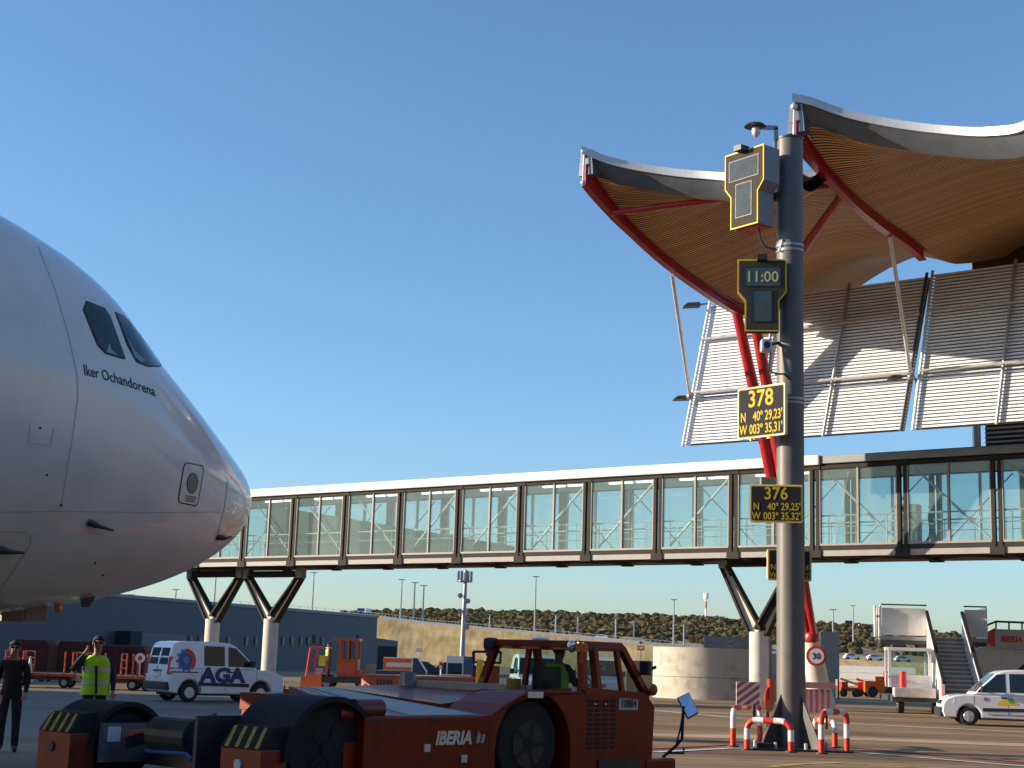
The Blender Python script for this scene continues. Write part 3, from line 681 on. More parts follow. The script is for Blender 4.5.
for ci in range(2):
    u0 = ci * TL; g = [[None] * (NV + 1) for _ in range(NU + 1)]
    for i in range(NU + 1):
        u = u0 + TL * i / NU * .9999
        for j in range(NV + 1):
            ve = vedge(u) + .55; v = ve + (VE - ve) * j / NV; g[i][j] = surf(u, v, 0, ci)
    me = bpy.data.meshes.new('soffit'); vs = [tuple(p) for r in g for p in r]
    fs = [(i * (NV + 1) + j, i * (NV + 1) + j + 1, (i + 1) * (NV + 1) + j + 1, (i + 1) * (NV + 1) + j) for i in range(NU) for j in range(NV)]
    me.from_pydata(vs, [], fs); uvl = me.uv_layers.new(name='UVMap')
    arc = [[0] * (NV + 1) for _ in range(NU + 1)]
    for i in range(NU + 1):
        for j in range(1, NV + 1): arc[i][j] = arc[i][j - 1] + (g[i][j] - g[i][j - 1]).length
    for p in me.polygons:
        for li in p.loop_indices:
            vi = me.loops[li].vertex_index; i, j = divmod(vi, NV + 1); uvl.data[li].uv = (g[i][j].x, arc[i][j] + g[i][0].y * .35)
    for p in me.polygons: p.use_smooth = True
    me.materials.append(SLAT); so_ = bpy.data.objects.new('soffit', me); COL.objects.link(so_); so_.parent = term
    top = MB()                                              # roof skin above the soffit
    rows = []
    for i in range(NU + 1):
        u = u0 + TL * i / NU * .9999; ve = vedge(u); rows.append([surf(u, ve + (VE - ve) * j / NV, .5, ci) for j in range(NV + 1)])
    sheet(top, rows); top.build('roof_skin', SEAMG, term, smooth=True)
    fa, cp = MB(), MB(); fr_, cr_ = [], []
    for i in range(NU + 1):
        u = u0 + TL * i / NU * .9999; ve = vedge(u); a = surf(u, ve + .55, 0, ci); c = Vector((u, ve, edge_z(ci, u) - .27)); fr_.append([a, a * .5 + c * .5 + Vector((0, -.06, -.05)), c])
        d = Vector((u, ve, edge_z(ci, u) - .36)); q = Vector((0, -.16, 0)); d.z += .08; cr_.append([d + q, d + q + Vector((0, -.0, .27)), d + Vector((0, .3, .28)), d + Vector((0, .3, .0)), d + q])
    sheet(fa, fr_); fa.build('fascia', FASC, term, smooth=True)
    sheet(cp, cr_); n0 = len(cr_[0]); cp.f.append((0, 1, 2, 3)); o0 = NU * n0; cp.f.append((o0, o0 + 1, o0 + 2, o0 + 3)); cp.build('edge_cap', CAPW, term)
# roof ends
# red beams
def redbeam(u, drop, vmax):
    N = 26; pts = [(v, surf(u, v).z) for v in [.05 + vmax * k / N for k in range(N + 1)]]; b = MB()
    dep = lambda k: pchip([0, .12, .3, .7, 1.0], [.74, .48, .31, .33, .38], k / N)
    rows = []
    web, f1, f2 = [], [], []
    for k, (v, z) in enumerate(pts):
        d = dep(k); web.append(((v, z - .02), (v, z - d)))
    for (a, c), (e, f_) in zip(web, web[1:]):
        b.hexa([(u - .04, c[0], c[1]), (u + .04, c[0], c[1]), (u + .04, f_[0], f_[1]), (u - .04, f_[0], f_[1]), (u - .04, a[0], a[1]), (u + .04, a[0], a[1]), (u + .04, e[0], e[1]), (u - .04, e[0], e[1])])
        for (p, q) in ((a, e), (c, f_)):
            b.hexa([(u - .135, p[0], p[1] - .03), (u + .135, p[0], p[1] - .03), (u + .135, q[0], q[1] - .03), (u - .135, q[0], q[1] - .03), (u - .135, p[0], p[1] + .03), (u + .135, p[0], p[1] + .03), (u + .135, q[0], q[1] + .03), (u - .135, q[0], q[1] + .03)])
    b.build('red_beam', RED, term); return pts, dep
redbeam(0, .9, 12.2); redbeam(TL, .9, 10.3); redbeam(2 * TL, .9, 12.6)
for u in (0, TL, 2 * TL):                                   # little tie rods and pulleys at the tips
    p = surf(u, 0); t = MB(); t.cyl((u, .0, p.z + .5), (u, -.05, p.z - .7), .035, n=8); t.ball((u, -.02, p.z + .42), .12); t.ball((u, -.03, p.z - .72), .1); t.ball((u, .5, p.z + .38), .12)
    t.build('tip_tie', LIGHTM, term, smooth=True)
    bk = MB(); bk.xz([(u - .3, p.z - .4), (u + .3, p.z - .4), (u + .22, p.z + .5), (u - .22, p.z + .5)], .1, .5); bk.build('tip_plate', FASC, term)
def tb(px, py, u): q = onp(px, py, TO + BDV * u, BDV) - TO; return Vector((u, q.dot(BNV), q.z))
ta, tc_ = tb(610, 213, 0), tb(848, 183, TL)
MB().cyl(ta, tc_, .11, n=12).build('tie_tube', RED, term, smooth=True)
J = tb(741, 332, 0); K = tb(851, 182, TL); Bq = tb(812, 640, 0)
legA0 = J + Vector((-.1, 0, .3))
for du0, du1 in ((-.2, -.12), (.55, .14)):
    a = J + Vector((du0, 0, .85 if du0 < 0 else .75)); c = Bq + Vector((du1, 0, 0)); m = (a + c) / 2 + Vector((0, -.15, 0))
    q = MB(); q.tube([a, a * .75 + c * .25, m, a * .25 + c * .75, c], [.20, .24, .25, .22, .13], 12); q.build('red_strut', RED, term, smooth=True)
MB().tube([K, (K + J) / 2 + Vector((.1, 0, 0)), J + Vector((.55, 0, .55))], [.13, .19, .2], 12).build('red_strut', RED, term, smooth=True)
MB().ball(Bq + Vector((0, 0, .1)), .34, .34, .4).build('strut_joint', RED, term, smooth=True)
# curved grey loop at the second tip
lp = MB(); pc0 = surf(TL, .2)
lp.tube([pc0 + Vector((-.05, .3, -.8)), pc0 + Vector((-.25, .6, -1.0)), pc0 + Vector((-.5, 1.1, -1.5)), pc0 + Vector((-.75, 1.3, -2.0))], .09, 8); lp.build('edge_hoop', LIGHTM, term, smooth=True)
# support base of the struts: a thing of its own standing on the apron
bw = TO + BDV * Bq.x + BNV * Bq.y
sb = empty('strut_pedestal', (bw.x, bw.y, 0), BA, 'white tapering concrete pedestal carrying the red roof struts, right behind the sign pole', 'pedestal')
q = MB(); q.tube([(.0, .9, 0), (.0, .55, 1.0), (0, .2, 2.1), (0, 0, Bq.z - .05)], [.62, .50, .40, .30], 24); q.build('column', CONCW, sb, smooth=True)
dsk = MB(); dd = onp(816.5, 656, bw + Vector((-.3, -.72, 0)), Vector((0, 1, 0))) ; loc = Matrix.Rotation(-BA, 3, 'Z') @ (dd - bw.to_3d() * 1)
fcx, fcz = loc.x, dd.z
sgn = empty('speed_sign', dd, math.radians(-8), 'round red-rimmed white speed limit sign reading 30 fixed to the white pedestal', 'sign')
MB().cyl((0, 0, 0), (0, .03, 0), .42, n=32).build('rim', SIGRED, sgn); MB().cyl((0, -.012, 0), (0, -.002, 0), .31, n=32).build('face', WHITE, sgn)
text('30', .34, INKM, sgn, (0, -.016, -.12), name='number', align='CENTER', bold=.01)
MB().bar((0, .03, 0), (0, .25, -.05), .06, .06).build('bracket', DARKM, sgn)

# louvre screens
def louvre(name, tl, blp, wid, label, rod_u, nsl=46):
    top = Vector(tl); bot = Vector(blp)                      # local corner points in the terminal frame
    w0 = TO + BDV * bot.x + BNV * bot.y
    r = empty('louvre_screen', (w0.x, w0.y, bot.z), BA, label, 'sun screen', 'slatted sun screens hung below the roof')
    dn = Vector((0, top.y - bot.y, top.z - bot.z)); n_ = dn.normalized(); sk = top.x - bot.x
    slm = mat('screen_slat_white', (.80, .84, .88), .5, var=.06, scale=1.0)
    s = MB(); H = dn.length
    for i in range(nsl):
        t = (i + .5) / nsl; c = dn * t + Vector((sk * t, 0, 0)); ang = math.radians(28)
        ax = Vector((0, -math.cos(ang), -math.sin(ang))) * .055; th_ = Vector((0, math.sin(ang), -math.cos(ang))) * .0
        up_ = n_ * H / nsl * .30; f = Vector((0, -n_.z, n_.y)) * .05
        s.hexa([c - up_ - f, c - up_ - f + Vector((wid, 0, 0)), c - up_ + f + Vector((wid, 0, 0)), c - up_ + f, c + up_ - f * .2, c + up_ - f * .2 + Vector((wid, 0, 0)), c + up_ + f + Vector((wid, 0, 0)), c + up_ + f])
    s.build('slats', slm, r)
    back = MB(); off = Vector((0, n_.z, -n_.y)) * .16
    back.hexa([off, off + Vector((wid, 0, 0)), off * 1.25 + Vector((wid, 0, 0)), off * 1.25, off + dn + Vector((sk, 0, 0)), off + dn + Vector((sk + wid, 0, 0)), off * 1.25 + dn + Vector((sk + wid, 0, 0)), off * 1.25 + dn + Vector((sk, 0, 0))])
    back.build('backing', mat('screen_backing', (.19, .20, .21), .8, var=.1), r)
    for t in (0, .335, .665, 1.0):
        a = Vector((wid * t, 0, 0)) - off * 1.1; MB().cyl(a - n_ * .08, a + dn + Vector((sk, 0, 0)) + n_ * .1, .065, n=8).build('upright', GREYM if 0 < t < 1 else DKGREY if t else LIGHTM, r, smooth=True)
    for t in (.36, .74):
        a = dn * t + Vector((sk * t, 0, 0)) - off * 1.6; MB().cyl(a, a + Vector((wid, 0, 0)), .06, n=8).build('rail', LIGHTM, r, smooth=True)
    return r, w0, bot
VT, VB = 14.0, 13.5
TLp = tpv(712, 305, VT); BLp = tpv(685, 445, VB); BRp = tpv(908, 432, VB); TRp = tpv(925, 275, VT)
BL2 = tpv(914.5, 430, VB); TL2 = tpv(934.5, 274, VT)
w1 = BRp.x - BLp.x - .22
zt = TLp.z
louvre('a', TLp, BLp, w1, 'slatted sun screen below the first canopy, crossed by red struts', 0)
BL2.z = BLp.z; TL2.z = TLp.z + .05
louvre('b', TL2, BL2, w1, 'slatted sun screen at the right edge below the second canopy', 0)
# hanger rods and flood lights
for (a, ua, va, b2, ub, lab) in (((672, 275), 0, None, (690, 396), None, 'thin pale hanger rod at the left edge of the first sun screen'), ((890, 236), TL, None, (911, 376), None, 'thin pale hanger rod at the gap between the two sun screens')):
    A = tb(a[0], a[1], ua); vm = VB + (VT - VB) * .33 - .3; B2 = tpv(b2[0], b2[1], vm)
    Aw = TO + BDV * A.x + BNV * A.y + Vector((0, 0, A.z)); Bw = TO + BDV * B2.x + BNV * B2.y + Vector((0, 0, B2.z))
    r = empty('hanger_rod', Bw, 0, lab, 'rod', 'hanger rods between roof and screens')
    MB().cyl((0, 0, 0), Aw - Bw, .075, n=10).build('rod', LIGHTM, r, smooth=True); MB().ball((0, 0, 0), .16).build('clevis', GREYM, r, smooth=True)
def flood(px, py, v, lab, sc_=1.0, s=-1):
    q = tpv(px, py, v); wpt = TO + BDV * q.x + BNV * q.y + Vector((0, 0, q.z))
    r = empty('flood_light', wpt, 0, lab, 'flood light', 'flood lights on the screen edge')
    MB().hexa([Vector(p) * sc_ for p in ((-.75, -.3, -.08), (0, -.2, -.05), (0, .2, -.05), (-.75, .3, -.08), (-.55, -.2, .1), (0, -.12, .16), (0, .12, .16), (-.55, .2, .1))]).build('lamp_head', mat('lamp_brown', (.10, .085, .07), .5), r, bevel=.03)
    MB().tube([(0, 0, .05), (.3, 0, .12), (.55, .2, .0), (.7, .6, -.1)], .05, 8).build('lamp_arm', GREYM, r, smooth=True)
flood(700, 306, VT - .2, 'flood light at the top left corner of the first sun screen'); flood(690, 399, VB + .3, 'flood light at the foot of the left hanger rod'); flood(903, 378, VB + .3, 'flood light between the two sun screens', .8)
# part of the building behind at the far right: a plant room standing on the fixed link's roof
q0 = tpv(972, 440, 18.6)
rb_ = empty('rooftop_plant_room', TO + BDV * q0.x + BNV * 18.6 + Vector((0, 0, ZR1 - .04)), BA, 'plant room with pale columns and dark slatted wall on the bridge roof at the right edge', 'plant room')
MB().box(.35, 16, .6, 2.6, 0, 5.2).build('wall', mat('terminal_dark_wall', (.06, .055, .05), .6), rb_)
for x in (0.12, 2.3, 4.6, 6.9): MB().cyl((x, .2, 0), (x, .2, 5.2), .17, n=14).build('column', LIGHTM, rb_, smooth=True)
lv = MB()
for k in range(26): lv.box(.36, 15.9, .50, .59, .1 + k * .19, .1 + k * .19 + .08)
lv.build('louvre', LIGHTM, rb_)
MB().box(-.1, 16.2, -.1, 2.7, 5.2, 5.5).build('roof', ROOFW, rb_)
iw = tpv(972, 262, 19.2).x
MB().box(iw, iw + 9, 19.2, 19.4, 14.2, 21.0).build('inner_wall', mat('inner_wall_brown', (.10, .055, .03), .7, var=.15), term)
# ================================================================== SIGN POLE
PB = G(791, 749); PY = PB.y
def pp(x, y, dy=0): q = atY(x, y, PY + dy); return Vector((q.x - PB.x, dy, q.z))
pole = empty('sign_pole', PB, 0, 'tall grey steel pole carrying stand signs and displays, with bolted gussets at its foot', 'pole')
zt = pp(791, 141).z; RP = .29
MB().cyl((0, 0, 0), (0, 0, zt), RP + .01, RP, n=40).build('shaft', POLEG, pole, smooth=True)
MB().cyl((0, 0, zt + .002), (0, 0, zt + .05), RP + .015, n=40).build('cap', DARKM, pole, smooth=True)
for yy in (247, 252, 400, 404): z = pp(791, yy).z; MB().cyl((0, 0, z - .03), (0, 0, z + .03), RP + .02, n=32).build('band', GREYM, pole, smooth=True)
fn = MB()
for a in (35, 125, 215, 305):
    d = Vector((math.cos(math.radians(a)), math.sin(math.radians(a)), 0)); s_ = Vector((-d.y, d.x, 0)) * .015
    fn = MB(); fn.prism([d * (RP - .01) - s_ + Vector((0, 0, .04)), d * .86 - s_ + Vector((0, 0, .04)), d * .84 - s_ + Vector((0, 0, .12)), d * (RP - .01) - s_ + Vector((0, 0, 1.15))], s_ * 2); fn.build('gusset', DARKM, pole)
bs = MB(); bs.box(-.95, .95, -.95, .95, .0, .04); bs.build('base_plate', DARKM, pole)
for k in range(8): a = k * PI / 4 + .2; MB().cyl((.8 * math.cos(a), .8 * math.sin(a), .04), (.8 * math.cos(a), .8 * math.sin(a), .16), .035, n=8).build('anchor_bolt', LIGHTM, pole)
# camera on its bracket at the top
cm = empty('surveillance_camera', PB + pp(776, 150), 0, 'small dome camera under a bent bracket arm at the top of the pole', 'camera')
b = MB(); p0 = pp(776, 160) - pp(776, 150); p1 = pp(776, 128) - pp(776, 150); p2 = pp(757, 127) - pp(776, 150)
b.bar(p0, p1, .09, .07); b.bar(p1 + Vector((.04, 0, 0)), p2, .09, .07, (0, 1, 0)); b.bar(p0 + Vector((0, 0, .05)), p0 + Vector((.3, .0, .05)), .07, .07); b.build('bracket', GREYM, cm)
p3 = pp(756, 131) - pp(776, 150)
MB().ball(p3, .10, .10, .15).build('lens_dome', LIGHTM, cm, smooth=True); MB().cyl(p3 + Vector((-.02, 0, .1)), p3 + Vector((-.02, 0, .15)), .25, .2, n=20).build('hood', DARKM, cm)

def stand_sign(c, w, h, rz, lines, label, holder=True):
    """c centre (world) w,h metres; front faces -Y before rotation"""
    r = empty('stand_sign', c, rz, label, 'sign', 'stand number signs on the pole')
    def rr(w_, h_, y0, y1, rad):
        p = []
        for sx, sz, a0 in ((1, 1, 0), (-1, 1, 90), (-1, -1, 180), (1, -1, 270)):
            for k in range(5): a = math.radians(a0 + 22.5 * k); p.append((sx * (w_ / 2 - rad) + rad * math.cos(a), sz * (h_ / 2 - rad) + rad * math.sin(a)))
        return MB().xz(p, y0, y1)
    rr(w, h, 0, .09, .04).build('plate', mat('sign_edge_cream', (.78, .70, .42), .45, var=.04), r)
    rr(w - .045, h - .045, -.006, -.001, .035).build('border', SIGTXT, r)
    rr(w - .085, h - .085, -.012, -.007, .03).build('face', SIGNBLK, r)
    for txt, size, x, z, al in lines: text(txt, size, SIGTXT, r, (x, -.015, z), name='lettering', align=al, bold=.003 * size / .2, sx=.92 if size > h * .4 else .80 * w / h / 1.38)
    k = MB(); k.box(-.06, .06, .09, .30, -.2, -.1); k.box(-.06, .06, .09, .30, .1, .2); k.build('bracket', DARKM, r)
    return r
def lines(n, la, lo, w, h): return [(n, h * .46, 0, h * .11, 'CENTER'), ('N', h * .265, -w * .43, -h * .17, 'LEFT'), (la, h * .265, w * .46, -h * .17, 'RIGHT'), ('W', h * .265, -w * .45, -h * .42, 'LEFT'), (lo, h * .265, w * .46, -h * .42, 'RIGHT')]
c1 = pp(776, 503.5, -.45); c1w = PB + c1
stand_sign(c1w, 1.12, .81, -.16, lines('376', "40\u00ba 29,25'", "003\u00ba 35,32'", 1.12, .81), 'black sign with yellow border reading 376, on the front of the pole')
c2 = pp(761, 411.5, -.35)
stand_sign(PB + c2, 1.30, 1.12, math.radians(-49), lines('378', "40\u00ba 29,23'", "003\u00ba 35,31'", 1.30, 1.12), 'slanted black sign with yellow border reading 378, left of the pole')
c3 = pp(789.5, 565, .42)
stand_sign(PB + c3, .96, .68, 0.0, lines('374', "40\u00ba 29,24'", "003\u00ba 35,32'", .96, .68), 'lowest black stand sign, mostly hidden behind the pole')
# tie behind sign 376
bx = pp(768, 481, .1); MB().box(bx.x - .16, bx.x + .18, .02, .2, bx.z - .12, bx.z + .07).build('junction_box', mat('tan_box', (.30, .25, .17), .5), pole)

def docking_display(c, rz, h, label, lit, back, flip=1):
    r = empty('docking_display', c, rz, label, 'display', 'T-shaped docking displays on the pole')
    w = h * .66; ws = w * .70
    def tee(g, y0, y1):
        a, b2, hh = w / 2 - g, ws / 2 - g, h / 2 - g
        zs, zs2 = h * .04 + g * .3, -h * .08 + g * .3
        return MB().xz([(-a, hh), (-a, zs), (-b2, zs2), (-b2, -hh), (b2, -hh), (b2, zs2), (a, zs), (a, hh)], y0, y1)
    tee(0, 0, .022).build('rim', YELLOW, r); tee(.035, -.008, -.001).build('face', LEDGREY, r); tee(.012, .0225, back).build('housing', LEDGREY if lit else mat('housing_pale', (.22, .22, .23), .45, var=.08), r)
    s1 = MB().box(-w * .36, w * .36, -.016, -.009, h * .13, h * .38).build('upper_screen', PANELD if lit else mat('screen_grey_blue', (.075, .095, .115), .9, spec=.06), r, bevel=.0)
    MB().box(-ws * .27, ws * .27, -.016, -.009, -h * .36, h * .06).build('lower_screen', PANELD if lit else MATS['screen_grey_blue'], r)
    fr = MB()
    for x0, x1, z0, z1 in ((-w * .36, w * .36, h * .13, h * .38), (-ws * .27, ws * .27, -h * .36, h * .06)):
        e = .022; fr.box(x0 - e, x1 + e, -.02, -.0165, z1, z1 + e); fr.box(x0 - e, x1 + e, -.02, -.0165, z0 - e, z0); fr.box(x0 - e, x0, -.02, -.0165, z0, z1); fr.box(x1, x1 + e, -.02, -.0165, z0, z1)
    fr.build('screen_frame', PLAST, r)
    if lit: text('11:00', h * .205, LEDTXT, r, (0, -.019, h * .185), name='time_digits', align='CENTER', bold=.004, sx=.98)
    hd = MB(); hd.box(-.11, .11, -.22, .05, h / 2 - .06, h / 2 + .06); hd.build('sensor_hood', PLAST, r); 
    if not lit:
        MB().box(-ws / 2 + .05, ws / 2 - .02, .1, back - .02, h / 2 - .049, h / 2 + .02).build('cap_red', SIGRED, r); MB().box(-ws / 2 + .06, ws / 2 - .06, .1, back - .02, -h / 2 - .02, -h / 2 + .049).build('cap_red', SIGRED, r)
    MB().box(-.08, .08, back, back + .5, -.1, .1).build('arm', DARKM, r)
    return r
docking_display(PB + pp(762, 295, -.45), math.radians(-8), 1.62, 'T-shaped dark display with yellow rim showing 11:00, on the front of the pole', True, .3)
docking_display(PB + pp(744, 188, -.30), math.radians(-52), 1.78, 'topmost T-shaped display with blank pale screens, turned to the left', False, .52)
# little camera under the clock and a cable
lc = empty('guidance_camera', PB + pp(766, 346, -.35), 0, 'small white camera head below the clock display', 'camera')
MB().box(-.12, .12, -.12, .12, -.14, .14).build('housing', LIGHTM, lc, bevel=.04); MB().cyl((0, -.125, 0), (0, -.15, 0), .075, n=16).build('lens', PLAST, lc); MB().bar((.1, .05, .05), (.35, .3, .15), .06, .06).build('bracket', DARKM, lc)
cbl = MB(); cbl.tube([pp(758, 221, -.2), pp(760, 238, -.2), pp(765, 247, -.15), pp(777, 250, -.2)], .025, 6); cbl.build('cable', PLAST, pole, smooth=True); cbl = MB(); cbl.tube([pp(771, 344, -.2), pp(769, 370, -.25), pp(776, 374, -.3), pp(784, 374, -.33), pp(791, 380, -.3)], .022, 6); cbl.build('cable', PLAST, pole, smooth=True)

# hoops: red and white guard rails round the foot
def hoop(p, q, ytop, label):
    A = G(*p); B = G(*q); d = (B - A); L = d.length; d.normalize(); z = atY(p[0], ytop, A.y).z
    r = empty('guard_hoop', A, 0, label, 'guard hoop', 'red and white guard hoops round the pole')
    R = .2; pts = []
    for k in range(7): pts.append(Vector((0, 0, z - R)) * (k / 6))
    for k in range(1, 7): a = PI / 2 * k / 6; pts.append(d * (R - R * math.cos(a)) + Vector((0, 0, z - R + R * math.sin(a))))
    n = 6
    for k in range(1, n): pts.append(d * (R + (L - 2 * R) * k / n) + Vector((0, 0, z)))
    for k in range(0, 7): a = PI / 2 * k / 6; pts.append(d * (L - R + R * math.sin(a)) + Vector((0, 0, z - R + R * math.cos(a))))
    for k in range(1, 7): pts.append(d * L + Vector((0, 0, (z - R) * (1 - k / 6))))
    rd, wh_ = MB(), MB(); acc = 0; cur = [pts[0]]; seg = 0
    cum = [0]
    for a, b2 in zip(pts, pts[1:]): cum.append(cum[-1] + (b2 - a).length)
    tot = cum[-1]; NB = 9; fine = []
    def at(s):
        for i in range(len(pts) - 1):
            if s <= cum[i + 1] + 1e-9: t = (s - cum[i]) / max(1e-9, cum[i + 1] - cum[i]); return pts[i] + (pts[i + 1] - pts[i]) * t
        return pts[-1]
    for k in range(NB):
        seg = [at(tot * (k + j / 6) / NB) for j in range(7)]; MB().tube(seg, .062, 12).build('red_band' if k % 2 == 0 else 'white_band', SIGRED if k % 2 == 0 else WHITE, r, smooth=True)
    MB().cyl((0, 0, 0), (0, 0, .03), .13, n=16).build('foot_plate', DARKM, r); MB().cyl(d * L, d * L + Vector((0, 0, .03)), .13, n=16).build('foot_plate', DARKM, r)
hoop((733, 747), (760, 743.5), 707.5, 'red and white guard hoop at the rear left of the pole foot')
hoop((747, 750), (791, 752.5), 719.5, 'red and white guard hoop in front of the pole foot')
hoop((821.5, 754), (847, 752.5), 712, 'red and white guard hoop at the near right of the pole foot')
hoop((815, 743), (835, 748), 719, 'lower red and white guard hoop behind the right one')
kb = G(764, 750); MB().box(-.16, .16, -.1, .1, 0, .14).build('block', BLACK, None)
o = bpy.data.objects['block']; o.name = 'rubber_block'; o.location = kb; tag(o, 'small black block on the ground before the pole gusset', 'block')
# striped boards
def board(c, w, h, rz, label, diag=True):
    r = empty('striped_board', c, rz, label, 'warning board', 'red and white boards round the pole')
    MB().box(-w / 2, w / 2, 0, .03, -h / 2, h / 2).build('plate', WHITE, r)
    st = MB()
    if diag:
        n = 3
        for k in range(-1, 4):
            t0 = -h / 2 + k * h / n * 1.0 - h * .35; t1 = t0 + h / n * .52; sl_ = .75 * h
            poly = []
            xs_ = [-w / 2 + w * i / 8 for i in range(9)]
            lo = [(x, max(-h / 2, min(h / 2, t0 + sl_ * (x + w / 2) / w))) for x in xs_]; hi = [(x, max(-h / 2, min(h / 2, t1 + sl_ * (x + w / 2) / w))) for x in xs_]
            for i in range(8):
                if hi[i][1] - lo[i][1] > .002 or hi[i + 1][1] - lo[i + 1][1] > .002: st.add([(lo[i][0], -.004, lo[i][1]), (lo[i + 1][0], -.004, lo[i + 1][1]), (hi[i + 1][0], -.004, hi[i + 1][1]), (hi[i][0], -.004, hi[i][1])], [(0, 1, 2, 3)])
    else:
        for k in range(5): st.box(-w / 2 + w * k / 5 + .002, -w / 2 + w * (k + .52) / 5, -.006, -.002, -h / 2, h / 2)
    st.build('red_stripe', mat('board_red', (.62, .12, .045), .5, var=.08), r, recalc=False)
    MB().bar((w * .3, .05, -h / 2), (w * .3, .05, -h / 2 - .35), .05, .05).build('post', DARKM, r)
    return r
board(PB + pp(748, 693.5, .1), .50, .49, .10, 'diagonally striped red and white board left of the pole')
rb2 = board(PB + pp(818, 701, 1.2), .62, .50, -.12, 'vertically striped red and white board right of the pole', False)
rbar = MB(); rbar.box(-.36, .36, -.03, .05, .27, .40); rbar.build('top_rail', mat('dusty_red', (.45, .22, .19), .6), rb2)
sx = empty('red_disc_sign', PB + pp(770, 699, .5), math.radians(58), 'red warning disc seen edge-on between striped board and pole', 'sign')
MB().cyl((0, 0, 0), (0, .03, 0), .27, n=24).build('disc', SIGRED, sx); MB().box(-.1, .2, -.03, .03, 0, .42).build('flag', SIGRED, sx); MB().bar((0, .05, -.2), (0, .05, -.6), .05, .05).build('post', DARKM, sx)

# ================================================================== CONCRETE ENCLOSURES behind the bridge
wc = G(712, 700); wr = 53 / (1500 / wc.y)
rw_ = empty('round_concrete_wall', wc + Vector((0, wr, 0)), 0, 'round pale concrete wall with a joint line, left of the pole', 'concrete wall')
zt2 = atY(712, 648, wc.y).z
MB().cyl((0, 0, 0), (0, 0, zt2 * .42), wr, n=72).build('lower_ring', CONC, rw_, smooth=True); MB().cyl((0, 0, zt2 * .42 + .02), (0, 0, zt2), wr - .004, n=72).build('upper_ring', CONC, rw_, smooth=True)
cw = empty('concrete_wall', G(803, 698), -.05, 'long low grey concrete wall behind the sign pole', 'concrete wall')
zz = atY(803, 655, G(803, 698).y).z
MB().box(-1.9, 1.9, 0, .5, 0, zz).build('wall', CONC, cw)
vb = G(829, 699); bd = empty('grey_board', vb + Vector((0, -.3, 0)), -.05, 'large blank grey panel standing before the concrete wall', 'panel')
MB().box(-.55, .55, 0, .06, 1.15, atY(829, 632, vb.y).z).build('panel', mat('grey_panel', (.38, .37, .34), .6, var=.06), bd)
for x in (-.5, .5): MB().box(x - .04, x + .04, .061, .14, 0, 3.0).build('post', DARKM, bd)
# corrugated grey screens on top
gp = atY(728, 648, wc.y + wr + 3.5); gs = empty('corrugated_screen', (gp.x, gp.y, 0), 0, 'grey corrugated metal screens standing behind the round concrete wall', 'metal screen')
z0 = 1.0; z1 = atY(728, 636.5, gp.y).z
for k in range(3):
    m_ = MB(); x0 = (-22 + k * 22) / 18.3; 
    for i in range(9): m_.box(x0, x0 + 1.08, .02 * (i % 2), .05 + .02 * (i % 2), z0 + (z1 - z0) * i / 9, z0 + (z1 - z0) * (i + .96) / 9)
    m_.build('panel', GREYM, gs)
for k in range(4): x0 = (-22 + k * 22) / 18.3 - .06; MB().box(x0 - .05, x0 + .05, -.05, .1, 0, z1 + .05).build('post', GREYM, gs)
# white boarded fence at the right
wf = G(842, 691); wf2 = wf + Vector((3.6, 3.0, 0)); f = empty('white_fence', (wf.x, wf.y + 8, 0), -.30, 'long white boarded fence behind the orange dollies', 'fence')
zz = atY(860, 665.5, wf.y + 6).z
for i in range(3): MB().box(-2.5, 8, 0, .12, .35 + (zz - .35) * i / 3, .35 + (zz - .35) * (i + .93) / 3).build('board', WHITE, f)
for i in range(6): MB().box(-2.4 + i * 2, -2.3 + i * 2, .121, .25, 0, zz).build('post', GREYM, f)
gw = G(651, 697); wallb = empty('low_grey_wall', gw + Vector((-.3, 3, 0)), 0, 'low dark grey wall just left of the round concrete wall', 'wall')
MB().box(-.75, .75, 0, .3, 0, atY(651, 661, gw.y).z).build('wall', mat('grey_wall', (.14, .13, .11), .8), wallb)

# ================================================================== POSTS ON THE HILL
def lamp_post(px, ytop, Y, label, ybase=None, r=.12, head=True):
    t = atY(px, ytop, Y); zb = atY(px, ybase, Y).z if ybase else 0
    o = empty('lamp_post', (t.x, t.y, min(zb, t.z - 2) - .5), 0, label, 'lamp post', 'lamp posts along the road and hill')
    h = t.z - o.location.z
    MB().cyl((0, 0, 0), (0, 0, h), r * 1.5, r, n=8).build('post', GREYM, o, smooth=True)
    if head: MB().box(-.9, .9, -.15, .15, h, h + .22).build('lamp_head', GREYM, o)
for px, yt, Y, yb, lab in ((402, 580, 400, 622, 'thin lamp post left of the closely set pair on the hill'), (415, 583, 400, 624, 'thin lamp post first of the closely set pair on the hill'), (424, 586, 400, 625, 'shorter lamp post, second of the closely set pair'),
        (536, 577, 400, 637, 'tall lamp post above the tug cab'), (674, 600, 430, 648, 'lamp post above the left part of the round wall'), (314, 573, 404, 612, 'tall lamp post on the road right of the forked piers'), (216, 574, 412, 604, 'lamp post seen through the left forked pier'), (176, 590, 412, 603, 'small lamp post at the left end of the road'),
        (578, 617, 430, 636, 'short lamp post on the scrub hill above the tug roof'), (616, 618, 440, 640, 'short lamp post on the scrub hill left of the round sign'), (490, 615, 430, 630, 'short lamp post on the scrub hill right of the telecom mast'), (634, 621, 440, 642, 'short lamp post on the scrub hill above the round sign'), (556, 615, 430, 634, 'short lamp post on the scrub hill above the tug windows'), (833, 610, 400, 655, 'lamp post on the hill right of the pole'), (853, 606, 520, 640, 'far lamp post beside the blue billboard'), (684, 624, 440, 648, 'short lamp post on the scrub hill above the round wall')):
    lamp_post(px, yt, Y, lab, yb, .17 if Y < 410 else .19)
